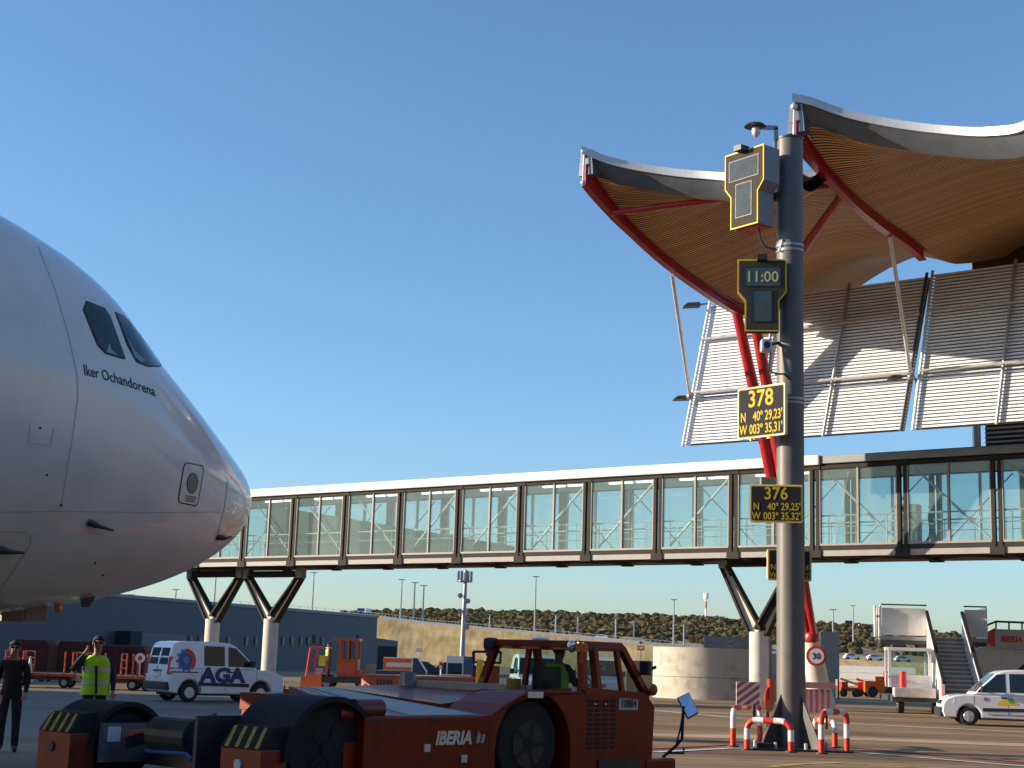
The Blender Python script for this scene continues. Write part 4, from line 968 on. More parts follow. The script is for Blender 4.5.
mb_ = G(463, 690); mb_ = Vector((mb_.x, mb_.y, 0)); MY = 118
t = atY(463, 570, MY); mast = empty('telecom_mast', (atY(461.5, 672, MY).x, MY, 0), 0, 'tall grey telecom mast with antenna crown and dishes, left of the tug cab', 'mast')
hz = t.z
MB().cyl((0, 0, 0), (.05, 0, hz), .24, .13, n=16).build('shaft', GREYM, mast, smooth=True)
an_ = MB(); an_.cyl((0, 0, hz - .9), (0, 0, hz - .8), .55, n=14)
for k in range(6): a = k * PI / 3; an_.box(.5 * math.cos(a) - .09, .5 * math.cos(a) + .09, .5 * math.sin(a) - .09, .5 * math.sin(a) + .09, hz - .95, hz - .1)
an_.cyl((0, 0, hz), (0, 0, hz + 1), .03, n=6); an_.build('antenna_crown', GREYM, mast)
ds = MB()
for z, s in ((hz - 2.0, -1), (hz - 2.4, 1), (hz - 3.2, -1), (hz - 3.7, 1), (hz - 4.4, 1)): ds.cyl((s * .3, -.1, z), (s * .3, -.28, z), .2, n=12); ds.bar((0, 0, z), (s * .3, 0, z), .06, .06)
ds.build('dish', GREYM, mast)
t = atY(706, 594, 780); rt_ = empty('radio_tower', (t.x, 780, 12), 0, 'slim red and white radio tower on the horizon left of the pole', 'tower')
h0 = t.z - 12; 
for k in range(7): MB().cyl((0, 0, h0 * k / 7), (0, 0, h0 * (k + 1) / 7), .5, n=10).build('section', SIGRED if k % 2 else WHITE, rt_)
q = MB()
for k in range(8): a = k * PI / 4; q.cyl((1.1 * math.cos(a), 1.1 * math.sin(a), h0 - 2.2), (1.1 * math.cos(a), 1.1 * math.sin(a), h0 + .6), .28, n=8)
q.cyl((0, 0, h0 - 2.4), (0, 0, h0 - 2.1), 1.4, n=16); q.build('antennas', WHITE, rt_)
def billboard(px, py, w, h, Y, m, label):
    c = atY(px, py, Y); r = empty('billboard', (c.x, Y, c.z - h / 2 - 3), 0, label, 'billboard', 'far billboards')
    MB().box(-w / 2, w / 2, 0, .3, 3, 3 + h).build('panel', m, r); MB().box(-.2, .2, .31, .6, -1, 3.5).build('post', DARKM, r)
billboard(849, 624, 4.0, 3.6, 790, mat('billboard_blue', (.03, .05, .16), .5), 'dark blue billboard on the horizon right of the pole')
billboard(361, 610, 1.9, .95, 396, mat('road_sign_blue', (.03, .12, .5), .4), 'small blue road sign over the warehouse end'); billboard(368.5, 610.5, 1.4, 1.1, 396, WHITE, 'small white road sign beside the blue one')
billboard(120, 597, 3.2, 1.5, 411, MATS['road_sign_blue'], 'small blue road sign below the airliner nose'); billboard(131, 597, 1.9, 1.5, 411, WHITE, 'small white sign below the airliner nose')
fb = atY(868, 628, 790); r = empty('far_white_building', (fb.x, 790, fb.z - 3), 0, 'tiny white building on the ridge beside the dark blue billboard', 'building'); MB().box(-4.5, 4.5, 0, 6, 0, 4.5).build('wall', WHITE, r); MB().box(-4.7, 4.7, -.2, 6.2, 4.5, 5).build('roof', GREYM, r)
fb = atY(716, 618, 790); r = empty('far_grey_building', (fb.x, 790, fb.z - 3), 0, 'tiny grey building on the ridge right of the radio tower', 'building'); MB().box(-4.5, 4.5, 0, 6, 0, 3.5).build('wall', CONC, r); MB().box(-4.7, 4.7, -.2, 6.2, 3.5, 3.9).build('roof', GREYM, r)
# sign beside the tug roof
sb_ = G(640, 694); lv_ = empty('apron_sign', sb_, -.45, 'white apron sign with red dot above a red band reading LVP, beyond the tug', 'sign')
zc = atY(640, 645, sb_.y).z; sw = .42
MB().box(-sw / 2, sw / 2, 0, .04, zc - .02, zc + .28).build('upper_plate', WHITE, lv_); MB().box(-sw / 2, sw / 2, 0, .04, zc - .30, zc - .025).build('lower_plate', SIGRED, lv_)
MB().cyl((0, -.008, zc + .13), (0, -.002, zc + .13), .10, n=20).build('red_dot', SIGRED, lv_); text('LVP', .19, WHITE, lv_, (0, -.008, zc - .23), align='CENTER', bold=.006)
MB().cyl((0, .06, 0), (0, .06, zc + .2), .03, n=8).build('post', LIGHTM, lv_)
# ================================================================== VEHICLES
def inset(poly, d):
    n = len(poly); A = sum(poly[i][0] * poly[(i + 1) % n][1] - poly[(i + 1) % n][0] * poly[i][1] for i in range(n)); sg = 1 if A > 0 else -1; r = []
    for i in range(n):
        p, q, s = Vector(poly[i - 1]), Vector(poly[i]), Vector(poly[(i + 1) % n]); e = (q - p).normalized(); f2 = (s - q).normalized()
        nn = (Vector((-e.y, e.x)) + Vector((-f2.y, f2.x))); nn = nn.normalized() * sg if nn.length > 1e-6 else Vector((0, 0)); r.append(tuple(q + nn * d))
    return r
def slab(mb, poly, W, yf, e=.05):
    """rounded-edge slab: outline poly in xz, half width from yf(z)"""
    n = len(poly); pin = inset(poly, e); o = len(mb.v)
    for lay, f_ in ((pin, -1), (poly, -.955), (poly, .955), (pin, 1)):
        for x, z in lay: mb.v.append(Vector((x, f_ * yf(z), z)))
    for k in range(3):
        for i in range(n): j = (i + 1) % n; mb.f.append((o + k * n + i, o + k * n + j, o + (k + 1) * n + j, o + (k + 1) * n + i))
    mb.f.append(tuple(o + i for i in range(n))); mb.f.append(tuple(o + 3 * n + i for i in range(n - 1, -1, -1)))
def wheel(par, x, y, r, wd, rim=GREYM, name='wheel', side=-1):
    t = MB(); t.tube([(x, y - wd / 2, r), (x, y - wd / 2 + .03, r), (x, y + wd / 2 - .03, r), (x, y + wd / 2, r)], [r - .035, r, r, r - .035], 28); o = t.build(name, BLACK, par, smooth=30)
    q = MB()
    for s in (-1, 1): q.cyl((x, y + s * (wd / 2 - .012), r), (x, y + s * (wd / 2 + .006), r), r * .62, r * .56, n=24); q.cyl((x, y + s * (wd / 2 + .0065), r), (x, y + s * (wd / 2 + .02), r), r * .18, n=12)
    for s in (-1, 1):
        for k in range(5): a = k * PI * .4; q.bar((x + r * .2 * math.cos(a), y + s * (wd / 2 + .010), r + r * .2 * math.sin(a)), (x + r * .5 * math.cos(a), y + s * (wd / 2 + .010), r + r * .5 * math.sin(a)), .05, .012, (0, 1, 0))
    q.build('rim', rim, o, smooth=30); return o
VGL = mat('van_window_glass', (.016, .022, .026), .07, var=.15, coat=.1, spec=.5)
def van(loc, rz, label, W=1.66, L=4.0, H=1.82, group=None, cat='van', body=None, front='kangoo', dark_bumper=True, name='delivery_van'):
    body = body or VANW; r = empty(name, loc, rz, label, cat, group); k = L / 4.0; hz = H / 1.84; ox = -L / 2
    def S_(p): return [(ox + x * k, z * hz) for x, z in p]
    def arc(cx, rr): return [(cx + rr * math.cos(a), .31 + rr * math.sin(a)) for a in [PI * i / 10 for i in range(11)]]
    low = [(.06, .30), (0, .55), (.01, 1.0), (3.0, 1.0), (3.3, 1.0), (3.62, .95), (3.86, .84), (3.97, .66), (3.99, .42), (3.92, .25)] + [(3.53, .25)] + arc(3.15, .37) + [(2.77, .25), (1.10, .25)] + arc(.73, .37) + [(.35, .25)]
    upp = [(.01, 1.001), (.05, 1.35), (.13, 1.66), (.2, 1.76), (.34, 1.81), (.7, 1.835), (1.6, 1.84), (2.05, 1.80), (2.28, 1.71), (2.62, 1.39), (2.95, 1.07), (3.02, 1.001)]
    belt = 1.0 * hz
    yl = lambda z: W / 2 - max(0, .45 - z) * .08
    yu = lambda z: W / 2 * (1 - .15 * max(0, (z - belt)) / (H - belt))
    b = MB(); slab(b, S_(low), W, yl, .045); slab(b, S_(upp), W, yu, .05); b.build('body', body, r, smooth=28)
    def side(poly, name, m, off=.005, th=.012, par=r):
        res = []
        for s in (-1, 1):
            q = MB(); p = [(x, s * (yu(z) if z > belt + .001 else yl(z)), z) for x, z in S_(poly)]
            q.prism([(x, y + s * off, z) for x, y, z in p], (0, -s * th, 0)); res.append(q.build(name, m, par))
        return res
    side([(1.98, 1.09), (2.88, 1.09), (2.83, 1.15), (2.24, 1.66), (1.98, 1.70)], 'side_window', VGL)
    side([(1.16, 1.10), (1.86, 1.10), (1.86, 1.70), (1.16, 1.71)], 'side_window', VGL)
    side([(1.0, .50), (2.72, .47), (2.72, .58), (1.0, .60)], 'rub_strip', PLAST, .014, .012)
    side([(.42, .60), (.98, .60), (.98, .51), (1.0, .50), (.96, .6), (.5, .62)][0:0] or [(.06, .88), (.98, .88), (.98, .915), (.06, .915)], 'slide_rail', PLAST, .006, .01)
    sm = MB()
    for s in (-1, 1):
        for x in (1.08, 1.92, 2.98): sm.box(ox + x * k - .006, ox + x * k + .006, s * (W / 2 - .002) - .004, s * (W / 2 - .002) + .004, .36 * hz, .985 * hz)
        sm.box(ox + 1.95 * k, ox + 2.15 * k, s * (W / 2 + .012) - .012, s * (W / 2 + .012) + .012, .90 * hz, .94 * hz)
    sm.build('door_seams', PLAST, r)
    # windscreen
    a0, a1 = Vector(S_([(2.30, 1.685)])[0] + (0,)), Vector(S_([(2.93, 1.085)])[0] + (0,)); nn = Vector((a0.y - a1.y, 0, a1.x - a0.x)).normalized() * .022
    def P(x, z, f_): return Vector((x, f_ * (yu(z) - .07), z))
    q = MB(); q.prism([P(a0.x, a0.y, -1) + nn, P(a0.x, a0.y, 1) + nn, P(a1.x, a1.y, 1) + nn, P(a1.x, a1.y, -1) + nn], -nn * 1.3); q.build('windscreen', VGL, r)
    wp = MB()
    for s in (-.3, .35): wp.bar(Vector((a1.x + .01, s * W * .8, a1.y + .02)) + nn * 1.3, Vector(((a0.x + a1.x) / 2, s * W * .3, (a0.y + a1.y) / 2)) + nn * 2, .02, .015)
    wp.build('wiper', PLAST, r)
    # rear doors
    for s in (-1, 1):
        q = MB(); x0 = ox + .045 * k; x1 = ox + .115 * k; za, zb = 1.12 * hz, 1.62 * hz
        ya, yb = .06, W / 2 - .17
        q.hexa([(x0 - .035, s * ya, za), (x0 + .02, s * ya, za), (x0 + .02, s * yb, za), (x0 - .035, s * yb, za), (x1 - .018, s * ya, zb), (x1 + .02, s * ya, zb), (x1 + .02, s * (yb - .06), zb), (x1 - .018, s * (yb - .06), zb)]); q.build('rear_window', VGL, r)
        MB().hexa([(ox - .012, s * (W / 2 - .13), .82 * hz), (ox + .12, s * (W / 2 - .13), .82 * hz), (ox + .12, s * (W / 2 + .006), .82 * hz), (ox - .012, s * (W / 2 + .0), .82 * hz), (ox + .045, s * (W / 2 - .14), 1.36 * hz), (ox + .13, s * (W / 2 - .14), 1.36 * hz), (ox + .13, s * (yu(1.36 * hz) + .006), 1.36 * hz), (ox + .045, s * (yu(1.36 * hz)), 1.36 * hz)]).build('tail_light', REDLENS, r)
        MB().hexa([(ox + L - .30, s * .42, .70 * hz), (ox + L - .005, s * .40, .62 * hz), (ox + L - .12, s * (W / 2 - .03), .62 * hz), (ox + L - .40, s * (W / 2 + .004), .70 * hz), (ox + L - .34, s * .46, .90 * hz), (ox + L - .10, s * .42, .80 * hz), (ox + L - .20, s * (W / 2 - .05), .82 * hz), (ox + L - .44, s * (W / 2 + .004), .90 * hz)]).build('headlight', CLEARLENS, r)
        q = MB(); q.box(ox + 2.72 * k - .08, ox + 2.72 * k + .06, s * (W / 2 + .17) - .10, s * (W / 2 + .17) + .08, 1.08 * hz, 1.28 * hz); q.bar((ox + 2.74 * k, s * (W / 2 - .05), 1.12 * hz), (ox + 2.74 * k, s * (W / 2 + .1), 1.15 * hz), .05, .05); q.build('mirror', PLAST, r, bevel=.02)
    bm1 = MB().box(ox - .09, ox + .10, -W / 2 + .02, W / 2 - .02, .36 * hz, .60 * hz).build('rear_bumper', PLAST, r, bevel=.03)
    MB().box(ox + L - .2, ox + L + .06, -W / 2 + .04, W / 2 - .04, .26 * hz, .56 * hz).build('front_bumper', PLAST if dark_bumper else body, r, bevel=.05)
    MB().box(ox + L - .1, ox + L + .0, -.36, .36, .66 * hz, .78 * hz).build('grille', PLAST, r, bevel=.01)
    MB().box(ox - .02, ox + .03, -.26, .26, .74 * hz, .86 * hz).build('number_plate', mat('plate_white', (.65, .65, .62), .4), r)
    MB().box(ox - .012, ox + .02, -.3, .3, .9 * hz, .95 * hz).build('plate_lamp', PLAST, r)
    q = MB(); q.box(ox - .004, ox + .03, -.008, .008, .62 * hz, 1.05 * hz); q.build('door_gap', PLAST, r)
    for x in (.73, 3.15):
        for s in (-1, 1): wheel(r, ox + x * k, s * (W / 2 - .11), .30, .19, LIGHTM)
    MB().box(ox + .3, ox + L - .4, -W / 2 + .25, W / 2 - .25, .2, .42).build('underbody', PLAST, r)
    return r, S_, yl, yu, W
v1 = G(188, 702); ang = math.radians(38)
c0 = v1 + Vector((math.cos(ang) * 1.27, math.sin(ang) * 1.27, 0)) + Vector((-math.sin(ang), math.cos(ang), 0)) * .75
va, S_, yl, yu, W = van((c0.x + .06, c0.y, 0), ang, 'white delivery van with AGA in blue letters and a round emblem on its side', H=1.93, L=4.25, W=1.70)
text('AGA', .62, BLUET, va, (S_([(1.06, 0)])[0][0], -W / 2 - .008, .66), name='lettering', bold=.035, sx=1.22)
ey, ez, ex = -(W / 2 - .055), 1.32, S_([(.56, 0)])[0][0]
def ering(r0, r1, a0, a1, m, nm, off, par=va, n=18, wob=0.0):
    q = MB(); A = [a0 + (a1 - a0) * i / n for i in range(n + 1)]
    def p(r_, a): z = ez + r_ * math.sin(a); return (ex + r_ * math.cos(a) * .92, -(yu(z)) - off, z)
    for i, (a, b2) in enumerate(zip(A, A[1:])):
        rr = r1 * (1 + (wob if i % 3 == 1 else -wob)); q.quad(p(r0, a), p(rr, a), p(rr, b2), p(r0, b2))
    return q.build(nm, m, par, recalc=False)
em = ering(.0, .25, 0, 2 * PI, mat('emblem_blue', (.035, .085, .26), .45, var=.3, scale=14), 'emblem', .006)
ering(.22, .37, -.9, 1.75, SIGRED, 'red_arc', .010, em); ering(.24, .36, 1.75, 2 * PI - .95, mat('emblem_arc_blue', (.05, .16, .42), .45), 'blue_arc', .010, em, wob=.10)
ering(.02, .12, 0, 2 * PI, mat('emblem_teal', (.12, .30, .32), .5), 'centre', .010, em)

v2 = G(968, 725.5); vb_, S2, yl2, yu2, W2 = van((v2.x - math.cos(math.radians(171)) * 1.21 - math.sin(math.radians(171)) * -.0 + .12, v2.y - math.sin(math.radians(171)) * 1.21 + .76, 0), math.radians(171), 'white van with a yellow and green emblem on its door, cut by the right edge', L=4.1, W=1.72, H=1.86)
def sidepatch(poly, m, nm, off, par, yv, s=1):
    q = MB(); q.prism([(x, s * (yv + off), z) for x, z in poly], (0, -s * .003, 0)); return q.build(nm, m, par)
fx = lambda x: S2([(x, 0)])[0][0]
ell = lambda cx, cz, rx, rz_, n=20, a0=0, a1=2 * PI: [(cx + rx * math.cos(a0 + (a1 - a0) * i / n), cz + rz_ * math.sin(a0 + (a1 - a0) * i / n)) for i in range(n)]
e1 = sidepatch(ell(fx(1.95), .70, .34, .17, 21, 0, PI * 1.05), YELLOW, 'emblem', .006, vb_, W2 / 2)
sidepatch(ell(fx(1.83), .84, .10, .09), mat('emblem_green', (.12, .42, .10), .5), 'green_spot', .010, e1, W2 / 2)
sidepatch(ell(fx(2.62), .87, .07, .06), mat('emblem_purple', (.25, .2, .55), .5), 'blue_spot', .010, e1, W2 / 2)
q = MB()
for k in range(14): q.box(fx(2.5) - k * .085, fx(2.5) - k * .085 + .055, W2 / 2 + .004, W2 / 2 + .008, .36, .41)
q.build('fine_lettering', GREYM, vb_)

for x, lab in ((537, 'pale parked van facing the camera, seen through the rear window of the tug cab'), (603, 'pale parked van facing the camera, seen through the side window of the tug cab')):
    g_ = atY(x, 660, 60 if x < 560 else 62); van((g_.x, g_.y + 2, 0), -PI / 2 + (.10 if x < 560 else -.12), lab, W=1.72, H=1.9, group='vans parked beyond the tug')
def car(p, rz, label, body=None, dz=0, group='cars on the hill road'):
    r = empty('parked_car', p, rz, label, 'car', group); b = MB()
    low = [(-2.1, .3), (-2.15, .6), (-2.05, .92), (1.0, .92), (1.9, .78), (2.1, .55), (2.08, .28)]; up_ = [(-1.95, .921), (-1.45, 1.38), (-.9, 1.46), (.1, 1.44), (.95, .921)]
    slab(b, low, 1.75, lambda z: .87, .06); slab(b, up_, 1.75, lambda z: .86 - .14 * max(0, z - .92) / .5, .06); b.build('body', body or VANW, r, smooth=30)
    for s in (-1, 1):
        g2 = MB(); g2.prism([(x, s * (.865 - .14 * (z - .92) / .5), z) for x, z in ((-1.6, 1.0), (-1.25, 1.34), (.05, 1.34), (.7, 1.0))], (0, s * .01, 0)); g2.build('side_window', VGL, r)
    wheelm = MB()
    for x in (-1.35, 1.3):
        for s in (-1, 1): wq = MB().cyl((x, s * .78 - .1, .31), (x, s * .78 + .1, .31), .31, n=18).build('wheel', BLACK, r)
    for s in (-1, 1): MB().box(1.85, 2.1, s * .6 - .18, s * .6 + .18, .58, .72).build('headlight', CLEARLENS, r)
    return r
def on_road(px):
    for i in range(len(fine) - 1):
        if fine[i][0] <= px <= fine[i + 1][0]:
            t = (px - fine[i][0]) / (fine[i + 1][0] - fine[i][0]); return RD[i] * (1 - t) + RD[i + 1] * t
for px, rz, lab, dy in ((600, 2.9, 'white car driving on the hill road above the tug roof', 1.2), (854, .12, 'first white car parked on the hill road right of the pole', 2), (877, .1, 'second white car parked on the hill road, left of the stairs platform', 2), (905, .1, 'white car on the hill road seen beneath the stairs platform', 2), (775, .1, 'white car on the hill road just left of the pole', 2)):
    p = on_road(px); car(p + Vector((0, dy, .02)), rz, lab)

# ------------------------------------------------------------------ AIRCRAFT TUG
TA = math.radians(47); TP = Vector((-2.5, 16.8, 0))
tug = empty('aircraft_tug', TP, TA, 'big low orange-red aircraft tug with IBERIA on its side, filling the foreground', 'aircraft tug')
def arc2(cx, cz, r, a0=0, a1=PI, n=14): return [(cx + r * math.cos(a0 + (a1 - a0) * i / n), cz + r * math.sin(a0 + (a1 - a0) * i / n)) for i in range(n + 1)]
side_ = [(1.35, .12), (1.35, .945), (3.25, .945), (3.5, .97), (3.75, 1.10), (4.05, 1.21), (4.4, 1.26), (6.62, 1.27), (6.86, 1.06), (6.80, .12), (5.03, .12)] + arc2(4.30, .52, .73)[0:15] + [(3.57, .12)]
MB().xz(side_, 0, .9).build('body_side', TUGRED, tug, bevel=.012)
MB().xy([(1.5, .905), (6.75, .905), (6.75, 4.35), (2.9, 4.35), (2.9, 3.2)], .34, .84).build('chassis', TUGRED, tug)
MB().hexa([(1.36, .05, .80), (3.5, .05, .80), (3.5, 3.2, .90), (2.8, 3.2, .90), (1.36, .05, .955), (3.5, .05, .955), (3.5, 3.2, 1.2), (2.8, 3.2, 1.2)]).build('deck', mat('deck_dark_red', (.20, .035, .025), .45, var=.2), tug)
MB().hexa([(3.5, .92, .85), (5.28, .92, .85), (5.28, 3.2, .85), (3.5, 3.2, .85), (3.505, .92, 1.06), (5.28, .92, 1.24), (5.28, 3.2, 1.26), (3.505, 3.2, 1.2)]).build('rear_deck', TUGRED, tug)
def dq(t0, t1, t2, t3, m, nm):
    z = lambda y: .955 + (y - .05) / 3.15 * .245 + .004
    MB().quad((t0, .1, z(.1)), (t1, .1, z(.1)), (t3, 3.15, z(3.15)), (t2, 3.15, z(3.15))).build(nm, m, tug)
DG = mat('deck_grey', (.46, .43, .38), .6, var=.12, scale=2)
dq(1.40, 1.70, 2.80, 2.92, TUGRED, 'deck_band'); dq(1.76, 1.90, 2.95, 3.03, DG, 'deck_band'); dq(2.15, 3.35, 3.10, 3.46, DG, 'deck_band')
MB().box(2.9, 5.28, 3.2, 3.42, .9, 1.16).build('side_rail', TUGRED, tug); MB().box(4.95, 5.24, 1.0, 3.0, 1.16, 1.315).build('cross_beam', mat('rail_beige', (.45, .40, .32), .6, var=.1), tug)
ec = MB().box(5.2, 6.7, 3.43, 4.42, .84, 1.37).build('engine_cover', ORANGE, tug, bevel=.02)
q = MB()
for k in range(5): q.box(5.19, 5.197, 3.72 + k * .075, 3.76 + k * .075, 1.16, 1.30)
q.build('vent_slots', PLAST, ec)
MB().box(2.9, 5.2, 3.43, 4.4, .845, 1.08).build('far_side_body', TUGRED, tug)
for y in (4.2, 3.62): MB().ball((5.1, y, 1.14), .055, .055, .09).build('marker_lamp', WHITE, tug, smooth=True)
MB().cyl((5.10, 3.32, 1.27), (5.19, 3.32, 1.27), .13, n=20).build('work_light', YELLOW, tug); MB().cyl((5.085, 3.32, 1.27), (5.099, 3.32, 1.27), .075, n=16).build('work_light_lens', AMBER, tug)
MB().tube([(4.9, 3.05, 1.2), (4.9, 3.05, 1.42)], .12, 16).build('filler_cap', GREYM, tug)
lb = MB().cyl((5.02, 1.05, 1.24), (5.02, 1.05, 1.40), .10, n=16).build('work_light', mat('amber_housing', (.35, .18, .03), .5), tug)
# rear fenders, arms, wheels
for y0, far, tc0, fr0 in ((0.02, False, .92, .71), (3.4, True, .45, .56)):
    fd = MB(); pol = arc2(tc0, .47 if not far else .42, fr0, 0, PI, 20) + arc2(tc0, .47 if not far else .42, fr0 - .06, PI, 0, 20); fd.xz(pol, y0, y0 + 1.02); fd.build('rear_fender', BLACK, tug, smooth=30)
    wheel(tug, tc0, y0 + .48, fr0 - .13, .72, BLACK)
    dt = -.30 if far else 0
    MB().box(-.06 + dt, .3 + dt, y0 + .06, y0 + .80, .10, .60).build('arm_end', mat('arm_dark_orange', (.27, .03, .007), .5, var=.25), tug, bevel=.02)
    sp_ = MB().hexa([(-.07 + dt, y0 + .07, .603), (.3 + dt, y0 + .07, .603), (.3 + dt, y0 + .79, .603), (-.07 + dt, y0 + .79, .603), (.10 + dt, y0 + .07, .83), (.3 + dt, y0 + .07, .85), (.3 + dt, y0 + .79, .85), (.10 + dt, y0 + .79, .83)]).build('striped_block', SIGNBLK, tug)
    st = MB()
    for k in range(4):
        ya = y0 + .10 + k * .18; f0 = Vector((-.075 + dt, 0, .608)); f1 = Vector((.093 + dt, 0, .828))
        st.quad(f0 + Vector((0, ya, 0)), f0 + Vector((0, ya + .07, 0)), f1 + Vector((0, min(y0 + .78, ya + .13), 0)), f1 + Vector((0, ya + .07, 0)))
    st.build('yellow_stripe', mat('worn_yellow', (.42, .31, .05), .7, var=.25, scale=14), sp_, recalc=False)
    MB().cyl((-.085 + dt, y0 + .45, .42), (-.061 + dt, y0 + .45, .42), .06, n=14).build('tail_lamp', CLEARLENS if not far else PLAST, tug)
    for s in (0,): MB().box(1.15, 1.4, y0 + .1, y0 + .9, .3, .66 if not far else .6).build('arm_root', TUGRED, tug)
MB().box(.0, 1.5, 3.30, 3.39, .25, .72).build('inner_panel', mat('inner_panel_grey', (.16, .16, .16), .5, var=.2), tug)
np_ = MB().box(.06, .24, 3.285, 3.297, .50, .68).build('notice', WHITE, tug)
MB().box(-.2, 1.38, 1.08, 1.14, .30, .92).build('inner_panel', DARKM, tug)
cr = MB(); cr.box(.6, 1.36, 1.2, 3.25, .22, .42); cr.cyl((.4, 1.9, .62), (.4, 2.7, .62), .22, n=18); cr.bar((.1, 1.4, .5), (1.3, 1.7, .8), .14, .14); cr.bar((.1, 3.0, .5), (1.3, 2.8, .8), .14, .14); cr.box(1.0, 1.37, 1.3, 3.1, .42, .66); cr.box(.1, 3.0, 3.42, 4.3, .25, .42)
cr.build('cradle', DARKM, tug)
for y in (1.35, 3.0): MB().cyl((.2, y, .60), (1.2, y * .9 + .25, .66), .06, n=12).build('hydraulic_ram', LIGHTM if y < 2 else SIGRED, tug, smooth=True)
MB().tube([(-.1, 1.3, .42), (.25, 1.9, .44), (.3, 2.8, .42)], .025, 8).build('hydraulic_hose', mat('hose_blue', (.05, .12, .42), .4), tug)
rd = MB(); rd.cyl((1.30, .16, 1.03), (1.72, .16, 1.03), .12, n=18); rd.cyl((1.08, .2, .98), (1.28, .2, .98), .10, n=18); rd.build('accumulator_drum', mat('drum_dark_red', (.17, .02, .02), .35), tug, smooth=30)
wheel(tug, 4.30, .36, .58, .50, BLACK); wheel(tug, 4.30, 3.98, .58, .50, DARKM)
MB().cyl((4.30, .095, .58), (4.30, .105, .58), .30, .27, n=24).build('wheel_ring', mat('wheel_ring_olive', (.05, .045, .025), .7), tug)
# panel seams and lettering on the side
q = MB()
for t in (2.43, 3.47): q.box(t - .01, t + .01, -.004, -.001, .42, .94)
q.box(1.37, 3.5, -.004, -.0015, .42, .435); q.box(1.37, 3.46, -.006, -.002, .90, .915); q.build('panel_seam', PLAST, tug)
for t, z in ((2.36, .58), (3.0, .44)): MB().box(t - .05, t + .05, -.022, -.001, z - .045, z + .045).build('latch', LIGHTM, tug)
il = text('IBERIA', .215, LIGHTM, tug, (2.50, -.007, .62), name='lettering', bold=.010, shear=.22, sx=1.02)
q = MB(); 
for k in range(2): q.quad((3.21 + .08 * k, -.006, .62), (3.27 + .08 * k, -.006, .62), (3.30 + .08 * k, -.006, .72), (3.25 + .08 * k, -.006, .775 - .04 * k))
q.build('tail_emblem', GREYM, tug, recalc=False)
MB().box(4.15, 4.45, -.008, -.001, 1.285 - .11, 1.255).build('maker_plate', LIGHTM, tug)
for c in range(4):
    g_ = MB()
    for rr in range(11): g_.box(5.36 + c * .165, 5.36 + c * .165 + .115, -.006, -.001, .50 + rr * .062, .50 + rr * .062 + .036)
    g_.build('grille', BLACK, tug)
MB().box(6.04, 6.46, -.008, -.001, 1.02, 1.20).build('number_board', mat('board_grey_white', (.55, .55, .53), .5), tug)
text('10884', .155, INKM, tug, (6.25, -.011, 1.055), name='number', align='CENTER', bold=.006, sx=.92)
MB().box(5.5, 5.53, -.02, -.001, 1.09, 1.11).build('lock', LIGHTM, tug); MB().box(5.72, 5.75, -.02, -.001, 1.09, 1.11).build('lock', LIGHTM, tug)
# cab
cabt, cabz = 5.30, 1.89
cf = MB()
def P4(t, y, z): return Vector((t, y, z))
A = {'rn0': P4(5.31, .04, 1.27), 'rn1': P4(5.36, .12, cabz - .03), 'rf0': P4(5.31, 2.02, 1.12), 'rf1': P4(5.36, 1.72, cabz - .03), 'fn0': P4(6.72, .04, 1.20), 'fn1': P4(6.22, .12, cabz - .03), 'ff0': P4(6.72, 2.02, 1.2), 'ff1': P4(6.22, 1.72, cabz - .03)}
for k in ('rn', 'rf', 'fn', 'ff'): cf.bar(A[k + '0'], A[k + '1'], .10, .09, (1, 0, 0))
cf.bar(P4(5.31, 1.12, 1.2), P4(5.36, 1.08, cabz - .03), .07, .06, (1, 0, 0)); cf.bar(P4(5.62, .04, 1.25), P4(5.60, .12, cabz - .03), .11, .08, (1, 0, 0)); cf.bar(P4(6.16, .04, 1.25), P4(6.10, .12, cabz - .03), .06, .07, (1, 0, 0))
for a, b2 in (('rn1', 'rf1'), ('rn1', 'fn1'), ('fn1', 'ff1'), ('rf1', 'ff1')): cf.bar(A[a], A[b2], .09, .09)
for a, b2 in (('rn0', 'rf0'), ('rn0', 'fn0'), ('fn0', 'ff0'), ('rf0', 'ff0')): cf.bar(A[a], A[b2], .1, .10)
cf.build('cab_frame', TUGRED, tug)
MB().hexa([(5.27, .06, cabz - .04), (6.28, .06, cabz - .04), (6.28, 1.78, cabz - .04), (5.27, 1.78, cabz - .04), (5.29, .1, cabz + .05), (6.22, .1, cabz + .05), (6.22, 1.74, cabz + .05), (5.29, 1.74, cabz + .05)]).build('cab_roof', TUGRED, tug, bevel=.015)
def pane(*k): MB().quad(*[A[x] for x in k]).build('cab_window', GLASSC, tug, recalc=False)
pane('rn0', 'rf0', 'rf1', 'rn1'); pane('rn0', 'fn0', 'fn1', 'rn1'); pane('rf0', 'ff0', 'ff1', 'rf1'); pane('fn0', 'ff0', 'ff1', 'fn1')
MB().box(5.32, 6.7, .1, 1.98, .84, 1.02).build('cab_floor', DARKM, tug)
MB().hexa([(5.31, .905, .84), (5.33, .905, .84), (5.33, 2.05, .84), (5.31, 2.05, .84), (5.31, .905, 1.235), (5.33, .905, 1.235), (5.33, 2.05, 1.10), (5.31, 2.05, 1.10)]).build('cab_rear_wall', TUGRED, tug)
sq = MB(); sq.box(5.5, 5.95, .62, 1.1, 1.02, 1.12); sq.box(5.44, 5.53, .62, 1.1, 1.1, 1.58); sq.build('seat', PLAST, tug, bevel=.03)
sw_ = MB(); sw_.tube([(6.3 + .0, .86 + .17 * math.cos(a), 1.28 + .17 * math.sin(a)) for a in [2 * PI * i / 16 for i in range(17)]], .014, 6, caps=False); sw_.bar((6.3, .86, 1.28), (6.5, .86, 1.1), .04, .04); sw_.build('steering_wheel', PLAST, tug)
